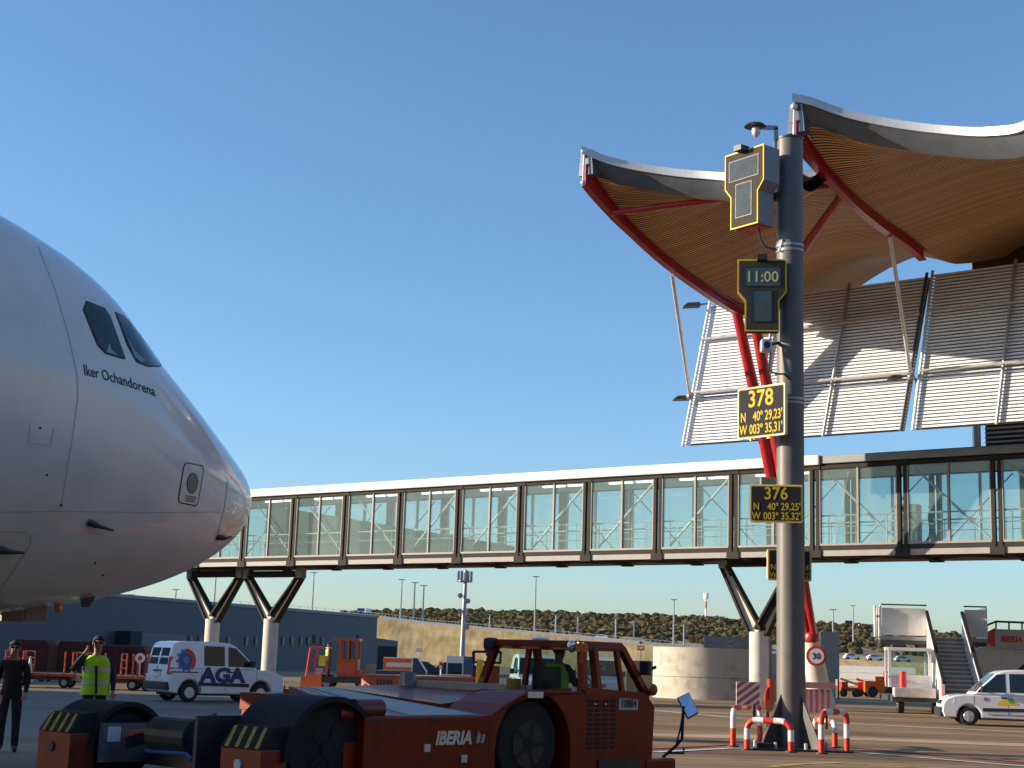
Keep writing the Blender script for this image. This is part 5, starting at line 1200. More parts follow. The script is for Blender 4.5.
MB().box(6.4, 6.68, .15, 1.95, 1.0, 1.19).build('dashboard', PLAST, tug)
bk = MB(); bk.cyl((5.25, .03, cabz - .10), (5.25, .03, cabz + .01), .085, n=18); MB().cyl((5.23, .03, cabz + .012), (5.23, .03, cabz + .03), .06, n=14).build('beacon_top', CHROME, tug)
bk.build('beacon', SAFORANGE, tug, smooth=30); MB().ball((5.22, .18, cabz - .03), .075, .06, .085).build('work_lamp', CHROME, tug, smooth=True); MB().bar((5.25, .03, cabz - .25), (5.25, .03, cabz - .1), .04, .04).build('beacon_post', SIGRED, tug)
MB().box(5.2, 5.36, 1.66, 1.85, cabz - .10, cabz + .07).build('spot_lamp', PLAST, tug, bevel=.05)
MB().ball((5.5, 1.0, cabz + .06), .14, .12, .035).build('roof_light', WHITE, tug, smooth=True)
for y in (.13, .95): MB().cyl((5.24, y, 1.20), (5.24, y, 1.32), .05, .035, n=12).build('marker_lamp', mat('lamp_grey', (.5, .5, .48), .4), tug, smooth=True)
MB().box(6.66, 7.35, -.02, 4.3, .06, .34).build('front_bumper', TUGRED, tug, bevel=.03)
MB().box(5.6, 6.5, -.03, .3, .16, .36).build('step', DARKM, tug)
wm = MB(); wm.box(6.56, 6.64, -.10, .06, 1.50, 1.70); wm.bar((6.42, .05, 1.5), (6.62, .0, 1.56), .03, .03); wm.bar((6.62, 0, 1.55), (6.85, -.02, 1.62), .03, .05); wm.build('wing_mirror', PLAST, tug, bevel=.02)
hd = MB().ball((6.74, -.06, 1.30), .07, .06, .085).build('driver_mirror_back', mat('mirror_back_orange', (.5, .14, .06), .5), tug, smooth=True)
# long front mirror on a stalk
TM = (Matrix.Translation(TP) @ Matrix.Rotation(TA, 4, 'Z')).inverted()
mp = lambda x, y, Y=22.3: TM @ atY(x, y, Y)
stk = MB(); stk.tube([mp(662, 758), mp(670, 751), mp(676, 746), mp(682, 739), mp(683.5, 706)], .022, 8); stk.tube([mp(676, 746), mp(680.5, 728), mp(682.5, 715)], .014, 8); stk.tube([mp(668, 753), mp(684, 753), mp(683.5, 748)], .018, 8); stk.build('mirror_stalk', PLAST, tug, smooth=True)
cs = [mp(678, 698, 22.36), mp(689, 693, 22.40), mp(698, 712, 22.30), mp(688, 717.5, 22.24)]
ctr = sum(cs, Vector()) / 4; nrm = (cs[1] - cs[0]).cross(cs[3] - cs[0]).normalized()
if nrm.dot(TM.to_3x3() @ Vector((0, -1, 0))) < 0: nrm = -nrm
# lean the mirror so that it looks up at the sky and the terminal
bkm = MB(); bkm.prism([ctr + (c - ctr) * 1.06 for c in cs], -nrm * .05); bkm.build('mirror_housing', PLAST, tug)
mg = MB(); mg.prism([c + nrm * .004 for c in cs], -nrm * .003); mg.build('mirror_glass', CHROME, tug)
# ================================================================== PASSENGER STAIRS
sr = G(945, 716); stt = empty('stairs_truck', sr, math.radians(-8.4), 'white passenger stairs truck facing the camera with wide upper landing and grey steps', 'stairs truck')
SH, SY, SW = 3.2, 4.7, 1.42
n = 16; q = MB(); rs = MB()
for k in range(n):
    y = SY * k / n; z = .35 + (SH - .35) * (k + 1) / n
    q.box(0.02, SW - .02, y, y + SY / n + .04, z - .035, z); rs.box(.03, SW - .03, y + .02, y + .035, z - (SH - .35) / n, z - .036)
q.build('steps', mat('tread_grey', (.52, .50, .46), .6, var=.12, scale=8), stt); rs.build('risers', mat('riser_grey', (.19, .18, .17), .7), stt)
for x0, nm in ((-.07, 'left'), (SW + .0, 'right')):
    b = MB(); b.prism([(x0, -.15, .30), (x0, -.15, 1.25), (x0, SY, SH + 1.02), (x0, SY + .05, SH - .5), (x0, 2.2, .55), (x0, .9, .2)], (.07, 0, 0)); b.build('side_panel', WHITE, stt)
    MB().bar((x0 + .035, -.2, 1.30), (x0 + .035, SY + .1, SH + 1.1), .13, .11).build('handrail', BLACK, stt)
    MB().prism([(x0 - .004, -.14, .32), (x0 - .004, -.14, 1.2), (x0 - .004, .32, 1.45), (x0 - .004, .32, .55)], (-.003, 0, 0)).build('orange_panel', SIGRED, stt) if nm == 'left' else None
MB().box(-2.05, SW + 1.05, SY, SY + 2.0, SH - .16, SH).build('platform', GREYM, stt)
MB().box(-2.04, SW + 1.04, SY + .02, SY + 1.98, SH - .32, SH - .165).build('platform_frame', DKGREY, stt)
for x0, x1 in ((-1.95, -.10), (SW + .12, SW + 1.0)):
    MB().box(x0, x1, SY - .02, SY + .03, SH + .05, SH + 1.22).build('landing_panel', mat('landing_panel_cream', (.74, .72, .68), .5, var=.04), stt)
    MB().bar((x0 - .02, SY, SH + 1.36), (x1 + .06, SY, SH + 1.36), .07, .06).build('landing_rail', BLACK, stt)
q = MB(); q.box(-2.05, -1.98, SY - .1, SY + 1.9, SH - .0, SH + 1.32); q.box(-2.28, -2.2, SY - .15, SY + .3, SH - .05, SH + 1.3); q.box(-2.2, -2.05, SY + .1, SY + .16, SH + .8, SH + .88); q.build('landing_end', WHITE, stt)
MB().box(SW + 1.0, SW + 1.06, SY - .1, SY + 1.9, SH, SH + 1.32).build('landing_end', WHITE, stt)
ch = MB(); ch.box(-1.9, SW + .5, 1.3, 7.2, .48, .72); ch.build('chassis', DKGREY, stt)
MB().box(-1.85, -.2, 1.0, 1.8, .66, 1.05).build('bumper', mat('bumper_grey', (.5, .5, .48), .5), stt, bevel=.03)
cb = MB()
for x in (-1.95, -.32): cb.box(x - .06, x + .06, 1.75, 1.87, 1.05, 2.62)
for x in (-1.95, -.32): cb.box(x - .05, x + .05, 3.2, 3.3, 1.05, 2.62)
cb.box(-2.02, -.25, 1.7, 3.35, 2.55, 2.68); cb.box(-2.0, -.27, 1.78, 1.86, 1.05, 1.55); cb.box(-2.0, -1.94, 1.8, 3.3, 1.05, 1.6); cb.build('cab', WHITE, stt, bevel=.012)
MB().box(-1.88, -.40, 1.80, 1.815, 1.56, 2.54).build('windscreen', GLASSC, stt)
MB().cyl((-1.45, 1.55, 1.05), (-1.45, 1.55, 1.70), .15, n=18).build('extinguisher', SIGRED, stt, smooth=30)
for x in (-1.5, .1, SW): wheel(stt, x, 0, .42, .25, GREYM); 
for o in [c for c in kids(stt) if c.name.startswith('wheel')]:
    o.rotation_euler = (0, 0, PI / 2); ox_ = o.location; 
ws = [c for c in kids(stt) if c.name.startswith('wheel')]
for o, (x, y) in zip(ws, ((-1.5, 2.2), (-.05, 2.4), (SW + .2, 2.4))):
    cx_ = sum(v.co.x for v in o.data.vertices) / len(o.data.vertices); cy_ = sum(v.co.y for v in o.data.vertices) / len(o.data.vertices)
    o.location = Vector((x, y, 0)) - Matrix.Rotation(PI / 2, 3, 'Z') @ Vector((cx_, cy_, 0))
# second stairs, seen from the side, climbing to the right
SZ = 71.0; s0 = atY(1000, 700, SZ); st2 = empty('stairs_truck', (s0.x, SZ, 0), 0, 'passenger stairs seen side-on, IBERIA in red on the landing, behind the white van', 'stairs truck')
def sp2(x, y): q = atY(x, y, SZ); return (q.x - s0.x, q.z)
MB().xz([sp2(974, 650), sp2(1012, 634), sp2(1012, 650), sp2(1042, 650), sp2(996, 686), sp2(982, 690)], 0, .08).build('side_panel', mat('stairs_side_cream', (.60, .58, .53), .5, var=.05), st2)
MB().xz([sp2(994, 629), sp2(1060, 631), sp2(1060, 652), sp2(994, 648)], -.12, -.04).build('landing_panel', mat('landing_grey', (.44, .43, .41), .5), st2)
MB().xz([sp2(985, 633), sp2(994, 628), sp2(994, 647), sp2(985, 642)], -.13, -.05).build('red_panel', SIGRED, st2)
tx, tz = sp2(999.5, 641.5); text('IBERIA', .36, SIGRED, st2, (tx, -.125, tz), bold=.02, shear=.2, sx=1.0)
hr2 = MB()
def rail2(pts, r_=.05): hr2.tube([Vector((sp2(*p)[0], .0, sp2(*p)[1])) for p in pts], r_, 8)
rail2([(985, 626), (996, 621.5), (1060, 624)]); 
for p, q2 in (((987, 625), (987, 634)), ((996, 621.5), (996, 630)), ((1009, 622), (1009, 630)), ((1022, 622.5), (1022, 630)), ((1036, 623), (1036, 631))): rail2([p, q2], .04)
hr2.build('handrail', BROWNM, st2, smooth=True)
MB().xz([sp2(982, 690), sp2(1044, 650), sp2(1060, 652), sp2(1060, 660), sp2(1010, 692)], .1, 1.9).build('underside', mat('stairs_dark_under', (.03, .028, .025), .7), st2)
MB().box(.2, 5.0, .2, 1.9, .5, 1.0).build('chassis', DKGREY, st2)
for x in (.9, 3.9): wheel(st2, x, .35, .42, .26, GREYM)

# ================================================================== BAGGAGE DOLLIES AND CARTS
def dolly():
    r = empty('baggage_dolly', (0, 0, 0), 0); MB().box(-1.45, 1.45, -.7, .7, .44, .56).build('deck', ORANGE, r, bevel=.015)
    for x in (-1.40, -.95, .95, 1.40):
        for y in (-.62, .62): MB().cyl((x, y, .56), (x, y, 1.42), .035, n=8).build('post', ORANGE, r)
    q = MB()
    for x in (-1.4, 1.4):
        for z in (.85, 1.15, 1.40): q.cyl((x, -.62, z), (x, .62, z), .025, n=6)
    q.build('end_rail', ORANGE, r); MB().bar((1.45, 0, .42), (2.2, 0, .32), .06, .06).build('tow_bar', DARKM, r)
    for x in (-.95, .95):
        for y in (-.5, .5): wheel(r, x, y, .21, .12, GREYM)
    MB().box(-1.2, 1.2, -.4, .4, .3, .438).build('axle_frame', DARKM, r); return r
def hoodcart():
    r = empty('hooded_cart', (0, 0, 0), 0); MB().box(-1.2, 1.2, -.75, .75, .42, .55).build('deck', DARKM, r)
    p = [(-1.15, .56), (-1.15, 1.75), (-.95, 2.0), (.95, 2.0), (1.15, 1.75), (1.15, .56)]
    MB().xz(p, -.72, .72).build('hood', mat('hood_dark_red', (.055, .010, .009), .75, var=.15), r, bevel=.04)
    MB().box(-1.0, 1.0, -.735, -.722, .62, 1.75).build('curtain', mat('curtain_dark', (.06, .012, .012), .8, var=.3), r)
    for x in (-.8, .8):
        for y in (-.55, .55): wheel(r, x, y, .2, .12, GREYM)
    return r
d0 = dolly(); h0_ = hoodcart()
for i, (px, py, rz, lab) in enumerate(((43, 687, .03, 'orange baggage dolly between the two people, its posts lit by the sun'), (124, 690, .05, 'orange baggage dolly right behind the man in the yellow vest'), (158, 691, .08, 'orange baggage dolly half hidden by the white van'), (-8, 686, .02, 'orange baggage dolly behind the person at the left edge'))):
    o = d0 if i == 0 else copy_tree(d0); p = G(px, py); o.location = p; o.rotation_euler = (0, 0, rz); tag(o, lab, 'baggage dolly', 'baggage dollies in a row')
for i, (px, py, lab) in enumerate(((31, 681, 'dark red hooded cart behind the person at the left edge'), (76, 681, 'dark red hooded cart just left of the man in the vest'), (108, 681.5, 'dark red hooded cart just right of the man in the vest'), (130, 682, 'dark red hooded cart nearest the white van'))):
    o = h0_ if i == 0 else copy_tree(h0_); p = G(px, py); o.location = p; o.scale = (.78, 1, .95) if i < 2 else (.7, 1, .88); tag(o, lab, 'baggage cart', 'hooded carts behind the dollies')
cz = G(28.5, 683); q = empty('traffic_cone', cz, 0, 'small pale cone standing on the first dolly row', 'cone'); MB().cyl((0, 0, .03), (0, 0, 1.15), .18, .04, n=16).build('cone', mat('cone_pale', (.7, .55, .5), .5), q, smooth=True); MB().box(-.22, .22, -.22, .22, 0, .03).build('base', BLACK, q)
ps = G(138, 690); q = empty('round_sign', ps, 0, 'small round white sign on a thin post beside the white van', 'sign'); zc = atY(138, 658, ps.y).z; MB().cyl((0, 0, 0), (0, 0, zc), .035, n=8).build('post', LIGHTM, q); MB().cyl((0, -.06, zc), (0, -.04, zc), .20, n=20).build('disc', WHITE, q); MB().cyl((0, -.064, zc), (0, -.061, zc), .09, n=16).build('red_centre', SIGRED, q)

# ================================================================== LOADER TRACTOR WITH ITS OPERATOR
lt0 = G(330, 690); lt = empty('loader_tractor', lt0, 0, 'orange loader tractor with tall cab frame and front rails, right of the forked piers', 'loader')
u = 1500 / lt0.y
def lx(x): return (x - 330) / u
MB().box(lx(303), lx(372), -.2, 1.6, .35, .62).build('chassis', DARKM, lt)
MB().box(lx(336), lx(356), -.15, 1.2, .62, 1.45).build('engine_body', ORANGE, lt, bevel=.03)
MB().box(lx(356), lx(362), -.1, 1.1, .62, .95).build('step_box', ORANGE, lt); MB().box(lx(363), lx(372), 0, 1.0, .62, 1.25).build('battery_box', mat('box_tan', (.25, .18, .10), .6), lt)
q = MB()
for x in (337, 345.5, 354.5):
    for y in (-.1, 1.15): q.box(lx(x) - .05, lx(x) + .05, y - .05, y + .05, 1.4, 2.35)
q.box(lx(329), lx(357), -.2, 1.25, 2.30, 2.42); q.build('cab_frame', ORANGE, lt)
MB().box(lx(338), lx(354), 1.10, 1.12, 1.45, 2.3).build('cab_window', GLASSC, lt); MB().box(lx(353), lx(356), -.1, 0, 2.42, 2.60).build('beacon', PLAST, lt)
q = MB()
for x0, x1 in ((309, 306), (316, 313), (328, 326)): q.cyl((lx(x0), -.1, 1.95), (lx(x1), -.1, .6), .05, n=8)
q.cyl((lx(308), -.1, 1.95), (lx(322), -.1, 1.95), .045, n=8); q.cyl((lx(308), -.1, 1.4), (lx(322), -.1, 1.4), .04, n=8); q.build('front_rails', SIGRED, lt)
MB().box(lx(318), lx(324), -.16, -.12, 1.1, 1.6).build('yellow_plate', YELLOW, lt); MB().box(lx(315), lx(322), -.14, .3, .55, 1.0).build('grey_box', GREYM, lt)
MB().hexa([(lx(301), -.3, .1), (lx(322), -.3, .1), (lx(322), 1.5, .1), (lx(301), 1.5, .1), (lx(302), -.3, .60), (lx(322), -.3, .72), (lx(322), 1.5, .72), (lx(302), 1.5, .60)]).build('front_ramp', SAFORANGE, lt)
MB().box(lx(310), lx(313.5), -.05, .1, 2.1, 2.55).build('mirror', PLAST, lt)
for x in (326, 362): wheel(lt, lx(x), .0, .36, .24, GREYM); wheel(lt, lx(x), 1.3, .36, .24, GREYM)
# orange-barred service truck, dark cars, booth things in the middle distance
sv = G(400, 697); svt = empty('service_truck', sv, 0, 'dark service truck with orange and white striped tail board, beyond the tug deck', 'truck'); u2 = 1500 / sv.y
def l2(x): return (x - 400) / u2
def zy(y, Y, x=400): return atY(x, y, Y).z
ZS = lambda y: zy(y, sv.y)
MB().box(l2(374), l2(424), 0, 1.9, .45, ZS(671)).build('body', mat('truck_dark', (.04, .045, .055), .5), svt, bevel=.03)
MB().box(l2(382), l2(411), .1, 1.7, ZS(671), ZS(657.5)).build('rear_box', WHITE, svt)
for ya, yb in ((658.5, 662.5), (667, 670)): MB().box(l2(382) - .01, l2(410), .07, .095, ZS(yb), ZS(ya)).build('orange_bar', SAFORANGE, svt)
MB().box(l2(382.1), l2(384.5), .06, .094, ZS(667.2), ZS(662.3)).build('orange_post', SAFORANGE, svt)
MB().hexa([(l2(411), .15, ZS(671)), (l2(424), .15, ZS(671)), (l2(424), 1.7, ZS(671)), (l2(411), 1.7, ZS(671)), (l2(411), .2, ZS(657.5)), (l2(415), .2, ZS(657.5)), (l2(415), 1.65, ZS(657.5)), (l2(411), 1.65, ZS(657.5))]).build('cab', mat('truck_dark_blue', (.03, .05, .08), .3), svt)
for x in (383, 417): wheel(svt, l2(x), .2, .42, .26, GREYM); wheel(svt, l2(x), 1.7, .42, .26, GREYM)
DKBODY = mat('car_dark_blue', (.025, .035, .05), .25, coat=.6)
for x, Y, lab in ((424, 78, 'dark car parked behind the striped service truck'), (446, 82, 'dark car parked before the white notice board')):
    g2 = atY(x, 680, Y); car(Vector((g2.x, Y, 0)), .1 if x < 430 else PI + .05, lab, DKBODY, group='dark cars parked behind the tug')
nb = atY(454, 690, 76); nbo = empty('notice_board', (nb.x, 76, 0), 0, 'white notice board on two posts in front of the telecom mast', 'notice board'); z1, z0 = atY(454, 656, 76).z, atY(454, 663, 76).z
MB().box(-.42, .42, 0, .05, z0, z1).build('panel', WHITE, nbo); MB().box(-.42, -.36, .01, .06, 0, z0).build('post', LIGHTM, nbo); MB().box(.36, .42, .01, .06, 0, z0).build('post', LIGHTM, nbo)
nb = atY(467, 690, 77); bc = empty('blue_cabinet', (nb.x, 77, 0), 0, 'blue upright cabinet beside the white notice board', 'cabinet'); MB().box(-.24, .24, 0, .5, 0, atY(467, 656.5, 77).z).build('body', mat('cabinet_blue', (.07, .12, .25), .5), bc, bevel=.02); MB().box(-.2, .2, -.012, -.002, .3, 1.6).build('door', mat('cabinet_blue_door', (.06, .10, .22), .45), bc)
nb = atY(440, 690, 60); ts = empty('small_sign', (nb.x, 60, 0), 0, 'small red and white marker sign on a post, left of the notice board', 'sign'); zz = atY(440, 665, 60).z; MB().cyl((0, 0, 0), (0, 0, zz), .03, n=8).build('post', WHITE, ts); MB().box(-.07, .07, -.05, -.031, zz - .15, zz + .12).build('plate', SIGRED, ts); MB().box(-.05, .05, -.056, -.051, zz - .12, zz - .02).build('white_field', WHITE, ts)
fs = atY(434 - 15, 650, 110); fs_ = empty('white_sign', (fs.x, 110, 0), 0, 'small white sign on a post at the foot of the dry grass bank', 'sign'); zz = atY(419, 650, 110).z; MB().box(-.2, .2, 0, .04, zz - .13, zz + .13).build('panel', WHITE, fs_); MB().cyl((0, .06, 0), (0, .06, zz), .03, n=8).build('post', LIGHTM, fs_)
# orange machine with black seat left of the tug cab
YM = 34.0; m0 = atY(487, 700, YM); om = empty('orange_loader', (m0.x, YM, 0), 0, 'orange ground machine with black seat and dark guard rail, just left of the tug cab', 'loader')
def mx_(x, y): q = atY(x, y, YM); return q.x - m0.x, q.z
x0, z1 = mx_(470, 665); x1, z0 = mx_(515, 688)
MB().hexa([(x0 + .1, 0, .4), (x1 - .35, 0, .4), (x1 - .35, 1.3, .4), (x0 + .1, 1.3, .4), (x0 + .15, 0, z1), (x1 - .35, 0, z1), (x1 - .35, 1.3, z1), (x0 + .15, 1.3, z1)]).build('body', ORANGE, om, bevel=.02)
q = MB(); q2_ = MB()
for a, b2 in (((473, 664), (473, 651.5)), ((500, 664), (501, 652)), ((473, 651.5), (501, 652)), ((474, 662), (500, 663))):
    pa, pb = mx_(*a), mx_(*b2); q.bar((pa[0], .05, pa[1]), (pb[0], .05, pb[1]), .05, .05); q2_.bar((pa[0], 1.2, pa[1]), (pb[0], 1.2, pb[1]), .05, .05)
q.build('guard_rail', PLAST, om); q2_.build('guard_rail', PLAST, om)
sx0, sz0 = mx_(485, 656); sx1, sz1 = mx_(494, 640.5)
MB().box(sx0, sx1, .5, .62, sz0, sz1).build('seat_back', PLAST, om, bevel=.05); MB().box(sx0 + .04, sx1 - .04, .5, .6, z1, sz0 + .02).build('seat_post', PLAST, om); MB().box(sx0 - .03, sx0 + .02, .48, .63, sz0 + .12, sz1 - .06).build('red_trim', SIGRED, om)
MB().box(x0 + .15, x0 + .3, -.03, .05, z1 - .5, z1 + .12).build('yellow_lamp', YELLOW, om)
MB().box(mx_(423, 680)[0], x0 + .1, .2, 1.1, .6, mx_(423, 677)[1]).build('long_arm', TUGRED, om); MB().box(mx_(440, 680)[0], mx_(470, 680)[0], .15, 1.15, mx_(423, 677)[1] + .004, mx_(423, 675)[1] + .02).build('arm_belt', mat('belt_tan', (.35, .27, .2), .7), om)
for x in (x0 + .4, x1 - .6): wheel(om, x, .1, .34, .2, GREYM); wheel(om, x, 1.2, .34, .2, GREYM)
# far orange machines at the right
fo = G(880, 697.5); ot = empty('orange_tractor', fo, 0, 'far orange tow tractor beside the stairs truck, before the white fence', 'tow tractor'); 
MB().box(-1.0, 1.1, 0, 1.3, .3, 1.05).build('body', SAFORANGE, ot, bevel=.05); MB().box(-.3, .3, -.03, .2, 1.05, 1.35).build('hood', SAFORANGE, ot); MB().box(.5, .62, .1, 1.1, 1.05, 1.75).build('backrest', SIGRED, ot)
for x in (-.5, .7): wheel(ot, x, .02, .36, .22, DARKM); wheel(ot, x, 1.2, .36, .22, DARKM)
for k, (x, lab) in enumerate(((850, 'far orange and yellow loading frame before the white fence'), (866, 'far orange loading frame next to the orange tow tractor'))):
    p = G(x, 697); r = empty('loading_frame', p, 0, lab, 'loader', 'far orange loading frames')
    MB().box(-.55, .55, .1, 1.2, .35, .6).build('chassis', ORANGE, r); MB().bar((-.6, .2, 1.15), (.55, .2, .8), .12, .14).build('boom', YELLOW if k == 0 else SAFORANGE, r); MB().box(-.5, -.1, .1, 1.0, .6, .95).build('engine_box', SIGRED, r)
    for xx in (-.4, .4): wheel(r, xx, .1, .25, .16, DARKM)

# ================================================================== PEOPLE
def person(loc, rz, label, J=None, h=1.75, top=CLOTH, legs=CLOTH, vest=None, hairm=HAIR, hairlong=False, shades=False, sit=False, group=None, clothes_hand=SKIN, phone=False, root_z=0):
    """one continuous skinned body; faces -Y before rotation"""
    k = h / 1.75; r = empty('person', loc, rz, label, 'person', group)
    j = dict(pel=(0, 0, .95), sp=(0, 0, 1.13), ch=(0, -.0, 1.32), nk=(0, .01, 1.475), hb=(0, -.012, 1.555), hm=(0, -.02, 1.635), ht=(0, -.008, 1.70),
             shR=(-.175, .01, 1.415), elR=(-.235, .03, 1.14), wrR=(-.25, -.07, .90), haR=(-.252, -.09, .83), shL=(.175, .01, 1.415), elL=(.235, .03, 1.14), wrL=(.25, -.07, .90), haL=(.252, -.09, .83),
             hiR=(-.095, 0, .90), knR=(-.11, -.025, .50), anR=(-.115, .02, .085), toR=(-.135, -.15, .04), hiL=(.095, 0, .90), knL=(.11, -.025, .50), anL=(.115, .02, .085), toL=(.135, -.15, .04))
    if J: j.update(J)
    j = {a: Vector(b) * k for a, b in j.items()}
    rad = dict(pel=(.155, .125), sp=(.15, .118), ch=(.172, .128), nk=(.056, .056), hb=(.066, .072), hm=(.078, .096), ht=(.070, .082), sh=(.078, .076), el=(.056, .056), wr=(.030, .032), ha=(.040, .022), hi=(.105, .105), kn=(.074, .074), an=(.058, .062), to=(.043, .036))
    ed = [('pel', 'sp'), ('sp', 'ch'), ('ch', 'nk'), ('nk', 'hb'), ('hb', 'hm'), ('hm', 'ht')]
    for s in 'RL': ed += [('ch', 'sh' + s), ('sh' + s, 'el' + s), ('el' + s, 'wr' + s), ('wr' + s, 'ha' + s), ('pel', 'hi' + s), ('hi' + s, 'kn' + s), ('kn' + s, 'an' + s), ('an' + s, 'to' + s)]
    names = list(j); vs = [j[n_] for n_ in names]; rr = [[c * k for c in rad[n_ if n_ in rad else n_[:2]]] for n_ in names]; es = [(names.index(a), names.index(b)) for a, b in ed]; bone = [b for a, b in ed]
    for s, sg in (('R', -1), ('L', 1)):                        # five separate fingers, curled a little
        hd, wr = j['ha' + s], j['wr' + s]; d = (hd - wr).normalized(); sd = d.cross(Vector((0, 1, 0.2))).normalized(); nn = d.cross(sd).normalized()
        for f_, ln in zip((-1.5, -.5, .5, 1.5), (.070, .085, .08, .062)):
            b0 = hd + sd * f_ * .019 * k; p1 = b0 + d * ln * .6 * k + nn * .008 * k; p2 = p1 + d * ln * .45 * k + nn * .03 * k
            i0 = len(vs); vs += [b0 + d * .02 * k, p1, p2]; rr += [[.0095 * k] * 2, [.0088 * k] * 2, [.0075 * k] * 2]; es += [(names.index('ha' + s), i0), (i0, i0 + 1), (i0 + 1, i0 + 2)]; bone += ['fi'] * 3
        b0 = hd - d * .025 * k + sd * .032 * k; i0 = len(vs); vs += [b0, b0 + d * .04 * k + sd * .02 * k + nn * .012 * k]; rr += [[.011 * k] * 2, [.009 * k] * 2]; es += [(names.index('ha' + s), i0), (i0, i0 + 1)]; bone += ['fi'] * 2
    me = bpy.data.meshes.new('b'); me.from_pydata([tuple(v) for v in vs], es, []); o = bpy.data.objects.new('b', me); COL.objects.link(o)
    md = o.modifiers.new('s', 'SKIN'); md.use_smooth_shade = True; md.branch_smoothing = .4
    for i, v in enumerate(me.skin_vertices[0].data): v.radius = rr[i]; v.use_root = (i == 0)
    sb2 = o.modifiers.new('u', 'SUBSURF'); sb2.levels = 2; sb2.render_levels = 2
    bpy.context.view_layer.update(); dg = bpy.context.evaluated_depsgraph_get(); m2 = bpy.data.meshes.new_from_object(o.evaluated_get(dg)); bpy.data.objects.remove(o)
    m2.materials.clear(); MM = [SKIN, top, legs, mat('shoe_black', (.015, .015, .016), .5)]
    for mm in MM: m2.materials.append(mm)
    segs = [(vs[a], vs[b], bn) for (a, b), bn in zip(es, bone)]
    for p in m2.polygons:
        c = p.center; best = None
        for a, b, bn in segs:
            t = max(0, min(1, (c - a).dot(b - a) / max(1e-9, (b - a).length_squared))); dd = (c - (a + (b - a) * t)).length
            if best is None or dd < best[0]: best = (dd, bn, t)
        bn = best[1][:2]; p.use_smooth = True
        p.material_index = {'hb': 0, 'hm': 0, 'ht': 0, 'ha': 0, 'fi': 0, 'hi': 2, 'kn': 2, 'an': 2 if best[2] < .93 else 3, 'to': 3, 'nk': 1 if best[2] < .75 else 0}.get(bn, 1)
        if bn == 'hi' and best[1].startswith('hi') and c.z > j['pel'].z + .02 and not sit: p.material_index = 1
    # face: nose, ears in skin; eyes and mouth
    bm_ = bmesh.new(); bm_.from_mesh(m2); fx_ = MB(); hm = j['hm']
    fx_.ball(hm + Vector((0, -.098, -.012)) * k, .013 * k, .02 * k, .022 * k, 8, 6)
    for s in (-1, 1): fx_.ball(hm + Vector((s * .083, .012, -.005)) * k, .012 * k, .022 * k, .032 * k, 8, 6)
    ns = len(fx_.f); 
    for s in (-1, 1): fx_.ball(hm + Vector((s * .031, -.088, .018)) * k, .013 * k, .007 * k, .007 * k, 8, 6)
    fx_.ball(hm + Vector((0, -.088, -.052)) * k, .024 * k, .008 * k, .006 * k, 8, 6)
    ov = [bm_.verts.new(v) for v in fx_.v]
    m2.materials.append(INKM)
    for i, f_ in enumerate(fx_.f):
        ff = bm_.faces.new([ov[a] for a in f_]); ff.material_index = 0 if i < ns else 4; ff.smooth = True
    bm_.to_mesh(m2); bm_.free(); m2.name = 'body'
    b = bpy.data.objects.new('body', m2); COL.objects.link(b); b.parent = r
    hb_ = MB(); o0 = 0
    hb_.ball(hm + Vector((0, .022, .045)) * k, .092 * k, .104 * k, .088 * k, 18, 12); hv = []
    for v in hb_.v:
        q = v - hm
        if q.y < -.045 * k and q.z < .055 * k: v = Vector((v.x * .6, hm.y + .01 * k, v.z))
        hv.append(v + Vector((random.uniform(-1, 1), random.uniform(-1, 1), random.uniform(-1, 1))) * .004)
    hb_.v = hv
    if hairlong: hb_.tube([hm + Vector((0, .06, .06)) * k, hm + Vector((0, .075, -.05)) * k, hm + Vector((0, .075, -.16)) * k], [.08 * k, .095 * k, .07 * k], 14)
    hb_.build('hair', hairm, r, smooth=True)
    if shades:
        g2 = MB()
        for s in (-1, 1): g2.ball(hm + Vector((s * .034, -.094, .016)) * k, .030 * k, .010 * k, .022 * k, 10, 6)
        g2.bar(hm + Vector((-.08, -.03, .022)) * k, hm + Vector((-.06, -.09, .022)) * k, .006, .008); g2.bar(hm + Vector((.08, -.03, .022)) * k, hm + Vector((.06, -.09, .022)) * k, .006, .008); g2.build('sunglasses', GLASSK, r, smooth=True)
    if vest:
        def ringv(zf, rx, ry, cy=0): return [(rx * k * math.cos(a), cy * k + ry * k * math.sin(a), zf * k) for a in [2 * PI * i / 28 for i in range(28)]]
        lv_ = [(vest[0], .222, .165), (vest[0] + .12, .215, .162), (1.08, .210, .160), (1.2, .212, .163), (1.32, .215, .165), (1.40, .19, .15), (1.455, .125, .105)]
        q = MB(); rows = [[Vector(p) for p in ringv(*l_)] for l_ in lv_]
        for a in range(len(rows)):
            for c_ in range(28): rows[a][c_] += Vector((random.uniform(-.006, .006), random.uniform(-.006, .006), 0))
            rows[a].append(rows[a][0])
        if sit:
            for a in rows:
                for v in a: v.z += (j['pel'].z - .95 * k); v.y += j['pel'].y
        sheet(q, rows); vo = q.build('vest', HIVIS, r, smooth=True)
        for zf in ((vest[0] + .18, vest[0] + .38) if not sit else (1.1, 1.28)):
            q = MB(); ra = [Vector(p) for p in ringv(zf - .027, .220, .168)]; rb2_ = [Vector(p) for p in ringv(zf + .027, .220, .168)]
            if sit:
                for v in ra + rb2_: v.z += (j['pel'].z - .95 * k); v.y += j['pel'].y
            sheet(q, [ra + [ra[0]], rb2_ + [rb2_[0]]]); q.build('reflective_band', REFL, vo, smooth=True)
        if not sit: MB().bar(Vector((.03, -.168, vest[0] + .02)) * k, Vector((.0, -.165, 1.30)) * k, .035, .012).build('front_opening', CLOTH, vo)
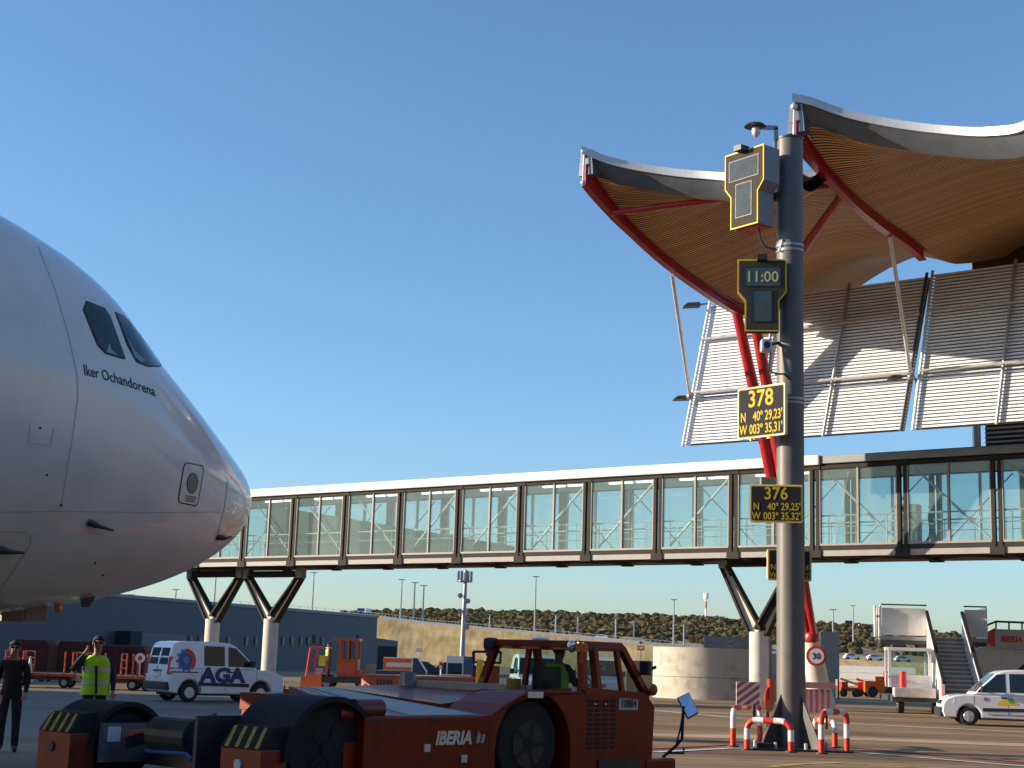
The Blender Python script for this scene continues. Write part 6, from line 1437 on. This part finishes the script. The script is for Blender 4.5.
    if phone: p = (j['haR']); MB().box(p.x - .01, p.x + .035, p.y - .05, p.y + .015, p.z - .02, p.z + .12).build('phone', PLAST, r, bevel=.006)
    return r
pm_ = G(90, 752); person(pm_, math.radians(12), 'man in a bright yellow-green hi-vis vest holding a phone to his ear', h=1.82, top=NAVY, legs=CLOTH, vest=(.86,), phone=True, shades=True,
    J=dict(elR=(-.37, -.10, 1.22), wrR=(-.20, -.10, 1.47), haR=(-.125, -.07, 1.56), elL=(.26, .02, 1.14), wrL=(.27, -.06, .92), haL=(.27, -.09, .85)))
pl_ = G(6, 752.5); person(pl_, math.radians(14), 'person in dark clothes and sunglasses standing at the left edge', h=1.70, hairlong=True, shades=True, top=CLOTH, legs=CLOTH, J=dict(elL=(.24, -.02, 1.15), wrL=(.22, -.12, .93), haL=(.21, -.16, .87)))
# driver seated in the tug
dv = TP + (Matrix.Rotation(TA, 3, 'Z') @ Vector((5.72, .84, 0)))
person((dv.x, dv.y, .22), TA + PI / 2, 'tug driver in dark jacket and hi-vis vest sitting in the cab', h=1.68, vest=(.93,), sit=True, top=NAVY, legs=NAVY,
    J=dict(pel=(0, .06, .95), hiR=(-.1, .04, .92), hiL=(.1, .04, .92), knR=(-.13, -.40, .93), knL=(.13, -.40, .93), anR=(-.13, -.42, .62), anL=(.13, -.42, .62), toR=(-.14, -.55, .60), toL=(.14, -.55, .60), elR=(-.24, -.12, 1.16), wrR=(-.15, -.36, 1.20), haR=(-.12, -.42, 1.22), elL=(.24, -.12, 1.16), wrL=(.15, -.36, 1.20), haL=(.12, -.42, 1.22)))
# operator on the loader tractor, walker in the bridge
person(lt0 + Vector((lx(326), .35, .62)), math.radians(-60), 'operator in dark clothes with hi-vis shoulders standing on the orange loader tractor', h=1.55, vest=(1.12,), top=CLOTH, legs=CLOTH)
bxl = bpx(931, 520, 2.3)[0]; wpos = BO + BDV * bxl + BNV * 2.3 + Vector((0, 0, ZG0 - .06))
person(wpos, math.radians(90 - 37.4 + 10), 'person in a dark coat walking inside the glass bridge', h=1.78, top=NAVY, legs=NAVY, J=dict(knR=(-.1, -.17, .52), anR=(-.1, -.26, .10), toR=(-.11, -.42, .07), knL=(.1, .06, .50), anL=(.1, .30, .16), toL=(.11, .2, .05)))
